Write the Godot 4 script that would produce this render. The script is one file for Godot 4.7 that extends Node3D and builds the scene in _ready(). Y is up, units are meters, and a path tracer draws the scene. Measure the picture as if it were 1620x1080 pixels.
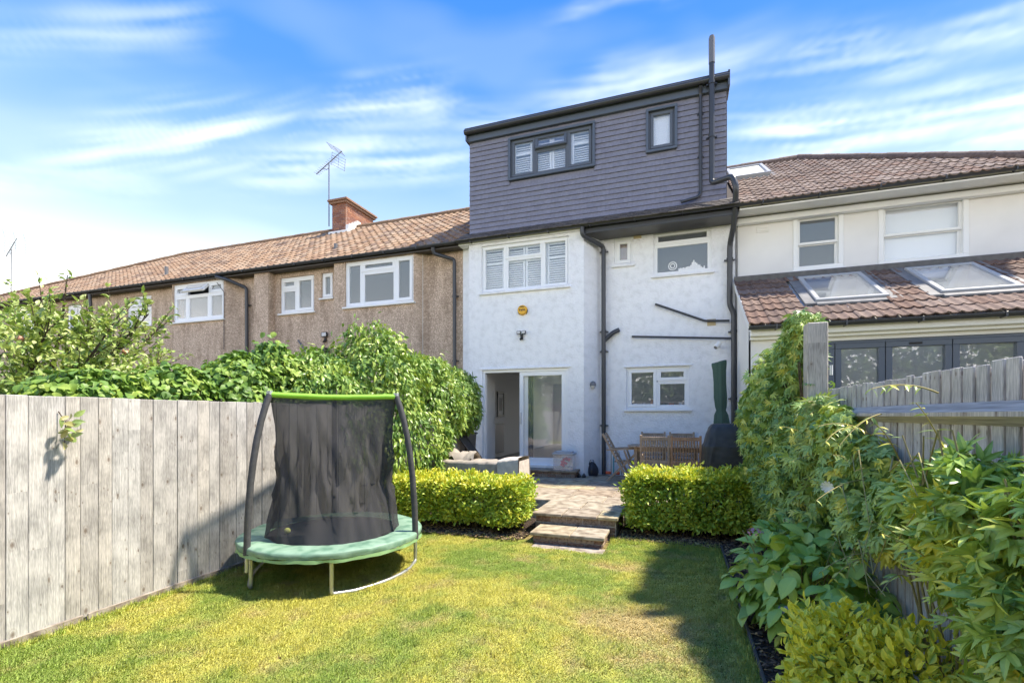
extends Node3D
# A back garden behind a terrace. x runs right along the house fronts, y up, -z from the camera to the houses (depth d = -z).

class MB:
	var v = PackedVector3Array()
	var n = PackedVector3Array()
	var uv = PackedVector2Array()
	var c = PackedColorArray()
	var tinted = false
	var col = Color.WHITE
	var xf = Transform3D.IDENTITY
	var uvo = Vector2.ZERO
	var uvs = Vector2.ONE
	func put(p: Vector3, q: Vector3, t: Vector2) -> void:
		v.append(xf * p); n.append((xf.basis * q).normalized()); uv.append(t * uvs + uvo)
		if tinted: c.append(col)
	func tri(a: Vector3, b: Vector3, d: Vector3, q: Vector3, ta := Vector2.ZERO, tb := Vector2.ZERO, td := Vector2.ZERO) -> void:
		if (b - a).cross(d - a).dot(q) > 0.0:
			put(a, q, ta); put(d, q, td); put(b, q, tb)
		else:
			put(a, q, ta); put(b, q, tb); put(d, q, td)
	func quad(a: Vector3, b: Vector3, d: Vector3, e: Vector3, q: Vector3) -> void:
		var s = q.abs()
		var t = []
		for p in [a, b, d, e]:
			t.append(Vector2(p.z, p.y) if s.x > s.y and s.x > s.z else (Vector2(p.x, p.z) if s.y > s.z else Vector2(p.x, p.y)))
		tri(a, b, d, q, t[0], t[1], t[2])
		tri(a, d, e, q, t[0], t[2], t[3])
	func flat(a: Vector3, b: Vector3, d: Vector3, e: Vector3, inside: Vector3) -> void:
		var q = (b - a).cross(d - a)
		if q.length() < 1e-9: q = (d - a).cross(e - a)
		q = q.normalized()
		if q.dot((a + d) * 0.5 - inside) < 0.0: q = -q
		quad(a, b, d, e, q)
	func box(lo: Vector3, hi: Vector3, bev := 0.0) -> void:
		var b = minf(bev, 0.49 * minf(minf(hi.x - lo.x, hi.y - lo.y), hi.z - lo.z))
		var ce = (lo + hi) * 0.5
		var h = (hi - lo) * 0.5
		for ax in 3:
			var u = (ax + 1) % 3
			var w = (ax + 2) % 3
			for sg in [-1.0, 1.0]:
				var q = Vector3.ZERO
				q[ax] = sg
				var pts = []
				for k in [[-1, -1], [1, -1], [1, 1], [-1, 1]]:
					var p = ce
					p[ax] += sg * h[ax]; p[u] += k[0] * (h[u] - b); p[w] += k[1] * (h[w] - b)
					pts.append(p)
				quad(pts[0], pts[1], pts[2], pts[3], q)
				if b > 0.0:
					for s2 in [-1.0, 1.0]:
						var q2 = Vector3.ZERO
						q2[ax] = sg; q2[u] = s2
						var e = []
						for k in [[0, -1], [0, 1], [1, 1], [1, -1]]:
							var p = ce
							p[ax] += sg * (h[ax] - b * k[0]); p[u] += s2 * (h[u] - b * (1 - k[0])); p[w] += k[1] * (h[w] - b)
							e.append(p)
						quad(e[0], e[1], e[2], e[3], q2.normalized())
		if b > 0.0:
			for i in 8:
				var sg = Vector3(1 if i & 1 else -1, 1 if i & 2 else -1, 1 if i & 4 else -1)
				var k = ce + sg * h
				tri(k - Vector3(0, sg.y, sg.z) * b, k - Vector3(sg.x, 0, sg.z) * b, k - Vector3(sg.x, sg.y, 0) * b, sg.normalized())
	func bar(a: Vector3, b: Vector3, wide: float, deep: float, up := Vector3.UP, bev := 0.0) -> void:
		var y = (b - a).normalized()
		var x = y.cross(up).normalized()
		if x.length() < 0.5: x = y.cross(Vector3.RIGHT).normalized()
		var z = x.cross(y)
		var keep = xf
		xf = xf * Transform3D(Basis(x, y, z), a)
		box(Vector3(-wide / 2, 0, -deep / 2), Vector3(wide / 2, a.distance_to(b), deep / 2), bev)
		xf = keep
	func tube(pts: Array, r, sides := 10, capped := true) -> void:
		var m = pts.size()
		var side = Vector3.ZERO
		var rings = []
		for i in m:
			var t: Vector3 = (pts[mini(i + 1, m - 1)] - pts[maxi(i - 1, 0)]).normalized()
			if side == Vector3.ZERO:
				side = t.cross(Vector3.UP if absf(t.y) < 0.9 else Vector3.RIGHT).normalized()
			side = (side - t * side.dot(t)).normalized()
			var other = t.cross(side)
			var rr: float = r[i] if r is Array else r
			var ring = []
			for k in sides:
				var an = TAU * k / sides
				var o = side * cos(an) + other * sin(an)
				ring.append([pts[i] + o * rr, o])
			rings.append(ring)
		for i in m - 1:
			for k in sides:
				var l = (k + 1) % sides
				var a = rings[i][k]; var b = rings[i][l]; var d = rings[i + 1][l]; var e = rings[i + 1][k]
				var fl: bool = (b[0] - a[0]).cross(d[0] - a[0]).dot(a[1]) > 0.0
				var t0 = Vector2(float(k) / sides, i * 0.2)
				for w in ([a, d, b, a, e, d] if fl else [a, b, d, a, d, e]):
					put(w[0], w[1], t0)
		if capped:
			for e in [0, m - 1]:
				var q: Vector3 = (pts[e] - pts[1 if e == 0 else m - 2]).normalized()
				for k in sides:
					tri(pts[e], rings[e][k][0], rings[e][(k + 1) % sides][0], q)
	func grid(p: Array, closed := false) -> void:
		# p: rows of points, smooth normals, both windings drawn by the tracer
		var r = p.size()
		var w: int = p[0].size()
		var nn = []
		for i in r:
			var row = []
			for j in w:
				var a: Vector3 = p[mini(i + 1, r - 1)][j] - p[maxi(i - 1, 0)][j]
				var b: Vector3 = (p[i][(j + 1) % w] - p[i][(j - 1 + w) % w]) if closed else (p[i][mini(j + 1, w - 1)] - p[i][maxi(j - 1, 0)])
				row.append(b.cross(a).normalized() if b.cross(a).length() > 1e-9 else Vector3.UP)
			nn.append(row)
		for i in r - 1:
			for j in (w if closed else w - 1):
				var j2 = (j + 1) % w
				var q = [[p[i][j], nn[i][j], Vector2(j, i)], [p[i][j2], nn[i][j2], Vector2(j + 1, i)], [p[i + 1][j2], nn[i + 1][j2], Vector2(j + 1, i + 1)], [p[i + 1][j], nn[i + 1][j], Vector2(j, i + 1)]]
				var face: Vector3 = (q[1][0] - q[0][0]).cross(q[2][0] - q[0][0])
				var fl = face.dot(q[0][1]) > 0.0
				for k in ([0, 2, 1, 0, 3, 2] if fl else [0, 1, 2, 0, 2, 3]):
					put(q[k][0], q[k][1], q[k][2])
	func lathe(at: Vector3, prof: Array, sides := 16) -> void:
		var rows = []
		for q in prof:
			var row = []
			for k in sides:
				var an = -TAU * k / sides
				row.append(at + Vector3(cos(an) * q[0], q[1], sin(an) * q[0]))
			rows.append(row)
		grid(rows, true)
	func mesh() -> ArrayMesh:
		var a = []
		a.resize(Mesh.ARRAY_MAX)
		a[Mesh.ARRAY_VERTEX] = v; a[Mesh.ARRAY_NORMAL] = n; a[Mesh.ARRAY_TEX_UV] = uv
		if tinted: a[Mesh.ARRAY_COLOR] = c
		var m = ArrayMesh.new()
		m.add_surface_from_arrays(Mesh.PRIMITIVE_TRIANGLES, a)
		return m

var rng := RandomNumberGenerator.new()
var M := {}
var eye := Vector3(0, 1.65, 0)
var taken := {}
var base := {}

func V(x: float, y: float, d: float) -> Vector3: return Vector3(x, y, -d)
func rf(a: float, b: float) -> float: return rng.randf_range(a, b)
func rv() -> Vector3:
	return Vector3(rf(-1, 1), rf(-1, 1), rf(-1, 1))
func L(r: float, g: float, b: float) -> Color: return Color(r, g, b).linear_to_srgb()

func thing(called: String, label: String, category: String, group := "", at := Vector3.ZERO) -> Node3D:
	var o = Node3D.new()
	o.name = numbered(called)
	add_child(o)
	o.position = at
	base[o] = at
	o.set_meta("label", label); o.set_meta("category", category)
	if group: o.set_meta("group", group)
	return o
func numbered(called: String) -> String:
	taken[called] = taken.get(called, -1) + 1
	return called if taken[called] == 0 else "%s_%03d" % [called, taken[called]]
func part(parent: Node3D, called: String, mb, mat: Material, at = null) -> MeshInstance3D:
	# geometry given in world axes; the node is set at `at` (its base) when given
	var o = MeshInstance3D.new()
	o.name = called
	o.mesh = mb.mesh() if mb is MB else mb
	o.material_override = mat
	parent.add_child(o, true)
	var here: Vector3 = Vector3.ZERO if at == null else at
	o.position = here - base.get(parent, Vector3.ZERO)
	base[o] = here
	return o
func holder(parent: Node3D, called: String) -> Node3D:
	var o = Node3D.new()
	o.name = called
	parent.add_child(o, true)
	o.position = -base.get(parent, Vector3.ZERO)
	base[o] = Vector3.ZERO
	return o
func setting(called: String, mb: MB, mat: Material) -> MeshInstance3D:
	var o = part(self, called, mb, mat)
	o.set_meta("kind", "structure")
	return o
func copies(parent: Node3D, called: String, mesh: Mesh, mat: Material, where: Array, tint: Array) -> MultiMeshInstance3D:
	var m = MultiMesh.new()
	m.transform_format = MultiMesh.TRANSFORM_3D
	m.use_colors = true
	m.mesh = mesh
	m.instance_count = where.size()
	var off: Vector3 = base.get(parent, Vector3.ZERO)
	for i in where.size():
		var t: Transform3D = where[i]
		t.origin -= off
		m.set_instance_transform(i, t)
		m.set_instance_color(i, tint[i])
	var o = MultiMeshInstance3D.new()
	o.name = called
	o.multimesh = m
	o.material_override = mat
	o.set_meta("kind", "stuff")
	parent.add_child(o, true)
	return o
func scatter(parent: Node3D, called: String, rest: String, mesh: Mesh, mats: Array, tones: Array, cmat: Material, where: Array, pick: Array, most := 300) -> void:
	# the `most` pieces that show largest become parts of their own, the rest one mass
	var order = range(where.size())
	var far = PackedFloat32Array()
	for t in where: far.append(t.origin.distance_squared_to(eye))
	order.sort_custom(func(a, b): return far[a] < far[b])
	var w = []
	var c = []
	for k in order.size():
		var i: int = order[k]
		if k < most:
			var o = MeshInstance3D.new()
			o.name = called
			o.mesh = mesh
			o.material_override = mats[pick[i]]
			var t: Transform3D = where[i]
			t.origin -= base.get(parent, Vector3.ZERO)
			o.transform = t
			parent.add_child(o, true)
		else:
			w.append(where[i]); c.append(tones[pick[i]])
	if w.size(): copies(parent, rest, mesh, cmat, w, c)

# ---------- textures and materials
func noise_tex(freq: float, ramp: Array, size := 512, kind := FastNoiseLite.TYPE_SIMPLEX_SMOOTH, octaves := 4, sd := 1, normal := false) -> NoiseTexture2D:
	var f = FastNoiseLite.new()
	f.seed = sd; f.noise_type = kind; f.frequency = freq; f.fractal_octaves = octaves
	if kind == FastNoiseLite.TYPE_CELLULAR: f.cellular_return_type = FastNoiseLite.RETURN_CELL_VALUE if not normal else FastNoiseLite.RETURN_DISTANCE
	var t = NoiseTexture2D.new()
	t.width = size; t.height = size; t.seamless = true; t.noise = f
	if ramp.size():
		var g = Gradient.new()
		g.offsets = PackedFloat32Array(); g.colors = PackedColorArray()
		var offs = PackedFloat32Array()
		var cols = PackedColorArray()
		for r in ramp:
			offs.append(r[0]); cols.append(r[1])
		g.offsets = offs; g.colors = cols
		t.color_ramp = g
	return t
func g2(lo: float, hi: float) -> Array: return [[0.0, Color(lo, lo, lo)], [1.0, Color(hi, hi, hi)]]
func mat(color: Color, rough := 0.7, metal := 0.0) -> StandardMaterial3D:
	var m = StandardMaterial3D.new()
	m.albedo_color = color; m.roughness = rough; m.metallic = metal
	return m
func tex(m: StandardMaterial3D, t: Texture2D, scale: float, bump: Texture2D = null, relief := 0.0, world := true) -> StandardMaterial3D:
	m.albedo_texture = t
	m.uv1_triplanar = true; m.uv1_world_triplanar = world
	m.uv1_scale = Vector3.ONE * scale
	if bump:
		m.heightmap_enabled = true; m.heightmap_texture = bump; m.heightmap_scale = relief
	return m
func tinted(m: StandardMaterial3D) -> StandardMaterial3D:
	var k: StandardMaterial3D = m.duplicate()
	k.albedo_color = Color.WHITE
	k.vertex_color_use_as_albedo = true
	return k
func tones(m: StandardMaterial3D, cols: Array) -> Array:
	var out = []
	for c in cols:
		var k: StandardMaterial3D = m.duplicate()
		k.albedo_color = c.linear_to_srgb()
		out.append(k)
	return out

func wood_image(sd: int, tone: Callable) -> ImageTexture:
	# weathered boards: long grain bent round knots
	var r = RandomNumberGenerator.new()
	r.seed = sd
	var f = FastNoiseLite.new(); f.seed = sd; f.frequency = 0.02; f.fractal_octaves = 4
	var fine = FastNoiseLite.new(); fine.seed = sd + 5; fine.frequency = 0.05; fine.fractal_octaves = 2
	var w = 768
	var h = 1024
	var knots = []
	for i in 75: knots.append(Vector3(r.randf() * w, r.randf() * h, 2.0 + 6.5 * pow(r.randf(), 2.0)))
	var im = Image.create(w, h, false, Image.FORMAT_RGB8)
	for y in h:
		var near = []
		for k in knots:
			if absf(k.y - y) < k.z * 9.0: near.append(k)
		for x in w:
			var px = float(x)
			var dark = 0.0
			for k in near:
				var dx: float = x - k.x
				var dy: float = (y - k.y) * 0.6
				var q = sqrt(dx * dx + dy * dy) / k.z
				if q < 4.0:
					px += signf(dx) * k.z * 1.6 * exp(-q * 0.8)
					dark = maxf(dark, clampf(1.35 - q, 0.0, 1.0) + 0.25 * clampf(1.0 - absf(q - 1.7) * 2.0, 0.0, 1.0))
			var g = f.get_noise_2d(px * 7.0, y * 0.22) * 0.6 + fine.get_noise_2d(px * 6.0, y * 0.5) * 0.5
			var big = f.get_noise_2d(px * 0.35 + 900.0, y * 0.3)
			im.set_pixel(x, y, tone.call(g, big, clampf(dark, 0.0, 1.0)))
	return ImageTexture.create_from_image(im)

func make_materials() -> void:
	# render and masonry
	var rough_t = noise_tex(0.05, g2(0.0, 1.0), 512, FastNoiseLite.TYPE_SIMPLEX_SMOOTH, 4, 11)
	M.white = tex(mat(L(0.88, 0.885, 0.895), 0.9), noise_tex(0.012, [[0.0, Color(0.93, 0.93, 0.93)], [0.5, Color(0.985, 0.985, 0.99)], [1.0, Color(1, 1, 1)]], 512, FastNoiseLite.TYPE_SIMPLEX_SMOOTH, 5, 3), 0.7, rough_t, 0.95)
	M.cream = tex(mat(L(0.83, 0.81, 0.775), 0.85), noise_tex(0.01, g2(0.95, 1.0), 256, FastNoiseLite.TYPE_SIMPLEX_SMOOTH, 4, 5), 0.3)
	var peb = noise_tex(0.085, [[0.0, Color(0.67, 0.625, 0.59)], [0.3, Color(0.77, 0.725, 0.685)], [0.6, Color(0.81, 0.77, 0.73)], [0.85, Color(0.885, 0.845, 0.805)], [1.0, Color(0.97, 0.945, 0.915)]], 512, FastNoiseLite.TYPE_CELLULAR, 1, 8)
	M.pebble = tex(mat(L(0.95, 0.82, 0.69), 0.95), peb, 1.2, noise_tex(0.085, [], 512, FastNoiseLite.TYPE_CELLULAR, 1, 8, true), 0.3)
	M.pebble.detail_enabled = true
	M.pebble.detail_blend_mode = BaseMaterial3D.BLEND_MODE_MUL
	M.pebble.detail_albedo = noise_tex(0.012, [[0.0, Color(0.80, 0.78, 0.76)], [0.5, Color(0.96, 0.95, 0.945)], [1.0, Color(1, 1, 1)]], 512, FastNoiseLite.TYPE_SIMPLEX_SMOOTH, 5, 9)
	M.pebble.detail_uv_layer = BaseMaterial3D.DETAIL_UV_2
	M.pebble.uv2_triplanar = true; M.pebble.uv2_world_triplanar = true; M.pebble.uv2_scale = Vector3(0.45, 0.14, 0.45)
	M.upvc = mat(L(0.86, 0.87, 0.88), 0.35)
	M.anthracite = mat(L(0.09, 0.11, 0.145), 0.4)
	M.slate_frame = mat(L(0.10, 0.115, 0.14), 0.45)
	M.black_pvc = mat(L(0.045, 0.048, 0.056), 0.36)
	M.grey_pvc = mat(L(0.16, 0.16, 0.17), 0.4)
	M.glass = mat(Color(0.9, 0.95, 1.0, 0.03), 0.02)
	M.glass.transparency = BaseMaterial3D.TRANSPARENCY_ALPHA
	M.frosted = mat(L(0.62, 0.66, 0.70), 0.25)
	M.room = mat(L(0.62, 0.62, 0.62), 0.9)
	M.room_blue = mat(L(0.42, 0.44, 0.48), 0.9)
	M.room_white = mat(L(0.82, 0.82, 0.82), 0.9)
	M.room_floor = tex(mat(L(0.35, 0.34, 0.33), 0.5), noise_tex(0.02, g2(0.8, 1.0), 256), 0.8)
	M.blind = mat(L(0.84, 0.85, 0.86), 0.5)
	M.dark_cloth = mat(L(0.02, 0.022, 0.03), 0.9)
	M.lead = tex(mat(L(0.22, 0.225, 0.24), 0.6), noise_tex(0.02, g2(0.75, 1.0), 256), 1.0)
	M.white_paint = mat(L(0.82, 0.82, 0.80), 0.5)
	# tiles
	var tile_t = noise_tex(0.03, [[0.0, Color(0.55, 0.53, 0.52)], [0.45, Color(0.9, 0.89, 0.88)], [1.0, Color(1, 1, 1)]], 256, FastNoiseLite.TYPE_SIMPLEX_SMOOTH, 4, 21)
	M.tile = tex(mat(Color.WHITE, 0.9), tile_t, 1.7)
	M.tile_clay = [Color(0.37, 0.24, 0.145), Color(0.42, 0.28, 0.175), Color(0.31, 0.195, 0.12), Color(0.44, 0.315, 0.21), Color(0.24, 0.165, 0.115), Color(0.39, 0.29, 0.205)]
	M.tile_concrete = [Color(0.24, 0.175, 0.145), Color(0.28, 0.21, 0.175), Color(0.205, 0.15, 0.125), Color(0.31, 0.245, 0.21), Color(0.25, 0.165, 0.13)]
	M.grey_trim = mat(L(0.38, 0.39, 0.40), 0.5)
	M.tile_slate = [Color(0.245, 0.243, 0.30), Color(0.257, 0.255, 0.314), Color(0.233, 0.231, 0.288), Color(0.245, 0.243, 0.298)]
	M.slate = tex(mat(Color.WHITE, 0.75), noise_tex(0.03, g2(0.88, 1.0), 256, FastNoiseLite.TYPE_SIMPLEX_SMOOTH, 4, 22), 1.7)
	M.felt = mat(L(0.06, 0.05, 0.045), 0.95)
	# brick and stone
	var brick_t = noise_tex(0.04, [[0.0, Color(0.6, 0.57, 0.55)], [0.5, Color(0.92, 0.91, 0.9)], [1.0, Color(1, 1, 1)]], 256, FastNoiseLite.TYPE_SIMPLEX_SMOOTH, 5, 31)
	M.brick = tex(mat(Color.WHITE, 0.92), brick_t, 2.2, brick_t, 0.5)
	M.brick_red = [Color(0.40, 0.17, 0.10), Color(0.33, 0.14, 0.09), Color(0.46, 0.22, 0.13), Color(0.28, 0.13, 0.10), Color(0.38, 0.20, 0.15)]
	M.brick_old = [Color(0.29, 0.18, 0.13), Color(0.34, 0.22, 0.16), Color(0.23, 0.155, 0.125), Color(0.40, 0.31, 0.235), Color(0.31, 0.24, 0.18)]
	M.mortar = tex(mat(L(0.36, 0.34, 0.31), 0.95), brick_t, 1.5)
	var stone_t = noise_tex(0.014, [[0.0, Color(0.62, 0.58, 0.56)], [0.35, Color(0.82, 0.80, 0.78)], [0.6, Color(0.93, 0.92, 0.91)], [1.0, Color(1, 1, 1)]], 512, FastNoiseLite.TYPE_SIMPLEX_SMOOTH, 6, 41)
	M.stone = tex(mat(Color.WHITE, 0.88), stone_t, 0.75, stone_t, 1.0)
	M.stone_tones = [Color(0.47, 0.40, 0.29), Color(0.50, 0.43, 0.30), Color(0.41, 0.335, 0.25), Color(0.48, 0.425, 0.33), Color(0.55, 0.47, 0.30), Color(0.43, 0.37, 0.29)]
	M.joint = tex(mat(L(0.56, 0.51, 0.44), 0.95), stone_t, 1.0)
	M.concrete = tex(mat(L(0.45, 0.40, 0.34), 0.95), stone_t, 1.1, stone_t, 0.8)
	# ground
	var soil_t = noise_tex(0.06, [[0.0, Color(0.35, 0.3, 0.26)], [0.5, Color(0.75, 0.7, 0.65)], [1.0, Color(1, 1, 1)]], 512, FastNoiseLite.TYPE_SIMPLEX_SMOOTH, 5, 51)
	M.soil = tex(mat(L(0.105, 0.078, 0.058), 1.0), soil_t, 0.9, soil_t, 4.0)
	M.turf = tex(mat(L(0.48, 0.43, 0.17), 1.0), soil_t, 0.7, soil_t, 3.0)
	M.ground = tex(mat(L(0.16, 0.17, 0.07), 1.0), soil_t, 0.5, soil_t, 3.0)
	# wood
	var fence_t = wood_image(7, func(g, b, k):
		var s: float = 0.715 + 0.22 * g + 0.12 * b
		var c = Color(s * 1.0, s * 0.985, s * 0.968).lerp(Color(0.78, 0.765, 0.745), clampf(b * 0.6, 0, 0.4))
		return c.lerp(Color(0.33, 0.27, 0.22), k * 0.6))
	M.fence = mat(Color(1, 1, 1), 0.93)
	M.fence.albedo_texture = fence_t
	M.fence.heightmap_enabled = true; M.fence.heightmap_texture = fence_t; M.fence.heightmap_scale = 0.35
	M.oak = mat(L(0.92, 0.87, 0.80), 0.9)
	M.oak.albedo_texture = fence_t
	M.teak = mat(L(0.85, 0.52, 0.31), 0.75)
	M.teak.albedo_texture = fence_t
	M.teak_grey = mat(L(0.80, 0.62, 0.46), 0.85)
	M.teak_grey.albedo_texture = fence_t
	M.bark = tex(mat(L(0.20, 0.16, 0.12), 0.95), soil_t, 3.0, soil_t, 1.0)
	M.chip = mat(L(0.30, 0.2, 0.12), 0.95)
	# made things
	M.galv = mat(L(0.55, 0.57, 0.58), 0.42, 0.8)
	M.foam = tex(mat(L(0.085, 0.085, 0.09), 0.7), noise_tex(0.02, g2(0.8, 1.0), 256), 3.0)
	M.pad = tex(mat(L(0.29, 0.44, 0.33), 0.55), noise_tex(0.012, [[0.0, Color(0.62, 0.72, 0.68)], [0.5, Color(0.9, 0.92, 0.9)], [1.0, Color(1, 1, 1)]], 256, FastNoiseLite.TYPE_SIMPLEX_SMOOTH, 5, 61), 1.4)
	M.lime = mat(L(0.27, 0.58, 0.045), 0.5)
	M.bed = mat(L(0.028, 0.028, 0.031), 0.6)
	M.net = mat(Color(L(0.05, 0.05, 0.055), 0.73), 0.9)
	M.net.transparency = BaseMaterial3D.TRANSPARENCY_ALPHA
	M.tarp = tex(mat(L(0.44, 0.39, 0.33), 0.85), noise_tex(0.02, g2(0.82, 1.0), 256, FastNoiseLite.TYPE_SIMPLEX_SMOOTH, 4, 66), 1.5)
	M.tarp_pale = tex(mat(L(0.66, 0.60, 0.53), 0.85), noise_tex(0.02, g2(0.85, 1.0), 256, FastNoiseLite.TYPE_SIMPLEX_SMOOTH, 4, 67), 1.5)
	M.cover = tex(mat(L(0.075, 0.072, 0.068), 0.55), noise_tex(0.015, g2(0.7, 1.0), 256, FastNoiseLite.TYPE_SIMPLEX_SMOOTH, 4, 68), 1.5)
	M.cover_green = mat(L(0.05, 0.10, 0.075), 0.75)
	M.rattan = mat(L(0.055, 0.05, 0.048), 0.7)
	M.yellow = mat(L(0.80, 0.42, 0.015), 0.4)
	M.black = mat(L(0.012, 0.012, 0.013), 0.5)
	M.lamp_glass = mat(L(0.55, 0.56, 0.57), 0.2)
	M.blue = mat(L(0.01, 0.13, 0.52), 0.4)
	M.pink = mat(L(0.75, 0.07, 0.16), 0.45)
	M.clear = mat(Color(0.9, 0.92, 0.95, 0.12), 0.1)
	M.clear.transparency = BaseMaterial3D.TRANSPARENCY_ALPHA
	M.lid_grey = mat(L(0.42, 0.43, 0.45), 0.5)
	M.orange = mat(L(0.75, 0.13, 0.04), 0.5)
	M.terra = mat(L(0.45, 0.19, 0.10), 0.8)
	M.paper = mat(L(0.75, 0.75, 0.74), 0.8)
	M.stone_dup = tones(M.stone, [Color(0.40, 0.33, 0.26)])[0]
	M.chim_cap = tones(M.brick, [Color(0.36, 0.22, 0.15)])[0]
	M.soffit_grey = mat(L(0.10, 0.09, 0.085), 0.8)

# ---------- building pieces
func wall_open(mb: MB, x0: float, x1: float, y0: float, y1: float, d: float, th: float, holes: Array) -> void:
	# front face at depth d, thickness th behind it; holes [x0, x1, y0, y1]
	var xs = [x0, x1]
	var ys = [y0, y1]
	for h in holes:
		xs.append_array([h[0], h[1]]); ys.append_array([h[2], h[3]])
	xs.sort(); ys.sort()
	for i in xs.size() - 1:
		for j in ys.size() - 1:
			if xs[i + 1] - xs[i] < 1e-4 or ys[j + 1] - ys[j] < 1e-4: continue
			var cx: float = (xs[i] + xs[i + 1]) / 2
			var cy: float = (ys[j] + ys[j + 1]) / 2
			if holes.any(func(h): return cx > h[0] and cx < h[1] and cy > h[2] and cy < h[3]): continue
			for k in [[d, 1.0], [d + th, -1.0]]:
				mb.quad(V(xs[i], ys[j], k[0]), V(xs[i + 1], ys[j], k[0]), V(xs[i + 1], ys[j + 1], k[0]), V(xs[i], ys[j + 1], k[0]), Vector3(0, 0, k[1]))
	for h in holes + [[x0, x1, y0, y1]]:
		var s = -1.0 if h[0] == x0 and h[1] == x1 and h[2] == y0 and h[3] == y1 else 1.0
		for e in [[h[0], 1.0], [h[1], -1.0]]:
			mb.quad(V(e[0], h[2], d), V(e[0], h[3], d), V(e[0], h[3], d + th), V(e[0], h[2], d + th), Vector3(e[1] * s, 0, 0))
		for e in [[h[2], 1.0], [h[3], -1.0]]:
			mb.quad(V(h[0], e[0], d), V(h[1], e[0], d), V(h[1], e[0], d + th), V(h[0], e[0], d + th), Vector3(0, e[1] * s, 0))
func prism(mb: MB, plan: Array, y0: float, y1: float) -> void:
	# plan: corners [x, d] in order round a convex outline
	var ce = Vector3.ZERO
	for p in plan: ce += V(p[0], (y0 + y1) / 2, p[1]) / plan.size()
	for i in plan.size():
		var p = plan[i]
		var q = plan[(i + 1) % plan.size()]
		mb.flat(V(p[0], y0, p[1]), V(q[0], y0, q[1]), V(q[0], y1, q[1]), V(p[0], y1, p[1]), ce)
	for i in range(1, plan.size() - 1):
		for e in [[y0, -1.0], [y1, 1.0]]:
			mb.tri(V(plan[0][0], e[0], plan[0][1]), V(plan[i][0], e[0], plan[i][1]), V(plan[i + 1][0], e[0], plan[i + 1][1]), Vector3(0, e[1], 0))
func ring(mb: MB, x0: float, x1: float, y0: float, y1: float, d0: float, d1: float, w: float, bev := 0.006) -> void:
	mb.box(V(x0, y1 - w, d1), V(x1, y1, d0), bev)
	mb.box(V(x0, y0, d1), V(x1, y0 + w, d0), bev)
	mb.box(V(x0, y0 + w, d1), V(x0 + w, y1 - w, d0), bev)
	mb.box(V(x1 - w, y0 + w, d1), V(x1, y1 - w, d0), bev)
func pane(mb: MB, x0: float, x1: float, y0: float, y1: float, d: float) -> void:
	for k in [0.0, 0.018]:
		mb.box(V(x0, y0, d + k + 0.004), V(x1, y1, d + k))
func window(parent: Node3D, x0: float, x1: float, y0: float, y1: float, d: float, lights: Array, frame: Material, opt := {}) -> Node3D:
	# lights: [fx0, fx1, fy0, fy1, kind] in fractions of the opening; kind 0 fixed, 1 casement, 2 top-hung and open
	var w = holder(parent, opt.get("name", "window"))
	var fw: float = opt.get("fw", 0.05)
	var f = MB.new()
	ring(f, x0, x1, y0, y1, d + 0.045, d + 0.115, fw * 0.7)
	part(w, "frame", f, frame)
	for l in lights:
		var a: float = lerpf(x0, x1, l[0]); var b: float = lerpf(x0, x1, l[1])
		var e: float = lerpf(y0, y1, l[2]); var g: float = lerpf(y0, y1, l[3])
		a += fw * (0.7 if l[0] == 0 else 0.22); b -= fw * (0.7 if l[1] == 1 else 0.22)
		e += fw * (0.7 if l[2] == 0 else 0.22); g -= fw * (0.7 if l[3] == 1 else 0.22)
		var s = MB.new()
		var p = MB.new()
		var front: float = d + (0.048 if l[4] == 0 else 0.03)
		var sw: float = fw * (0.75 if l[4] == 0 else 1.05)
		if l[4] == 2:
			var t = Transform3D(Basis(Vector3.RIGHT, -opt.get("tilt", 0.5)), V(0, g, front))
			t = t * Transform3D(Basis.IDENTITY, -V(0, g, front))
			s.xf = t; p.xf = t
		ring(s, a, b, e, g, front, d + 0.1, sw)
		pane(p, a + sw * 0.9, b - sw * 0.9, e + sw * 0.9, g - sw * 0.9, d + 0.06)
		part(w, "sash", s, frame)
		part(w, "pane", p, M.glass)
	# mullions and transoms behind the sashes
	var m = MB.new()
	for l in lights:
		if l[0] > 0: m.box(V(lerpf(x0, x1, l[0]) - fw * 0.3, lerpf(y0, y1, l[2]) + 0.01, d + 0.11), V(lerpf(x0, x1, l[0]) + fw * 0.3, lerpf(y0, y1, l[3]) - 0.01, d + 0.04), 0.004)
		if l[2] > 0: m.box(V(lerpf(x0, x1, l[0]) + 0.01, lerpf(y0, y1, l[2]) - fw * 0.3, d + 0.108), V(lerpf(x0, x1, l[1]) - 0.01, lerpf(y0, y1, l[2]) + fw * 0.3, d + 0.042), 0.004)
	if m.v.size(): part(w, "mullion", m, frame)
	if opt.has("sill"):
		var s = MB.new()
		s.box(V(x0 - 0.05, y0 - 0.05, d + 0.1), V(x1 + 0.05, y0 - 0.002, d - 0.06), 0.008)
		part(w, "sill", s, opt.sill)
	return w
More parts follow.
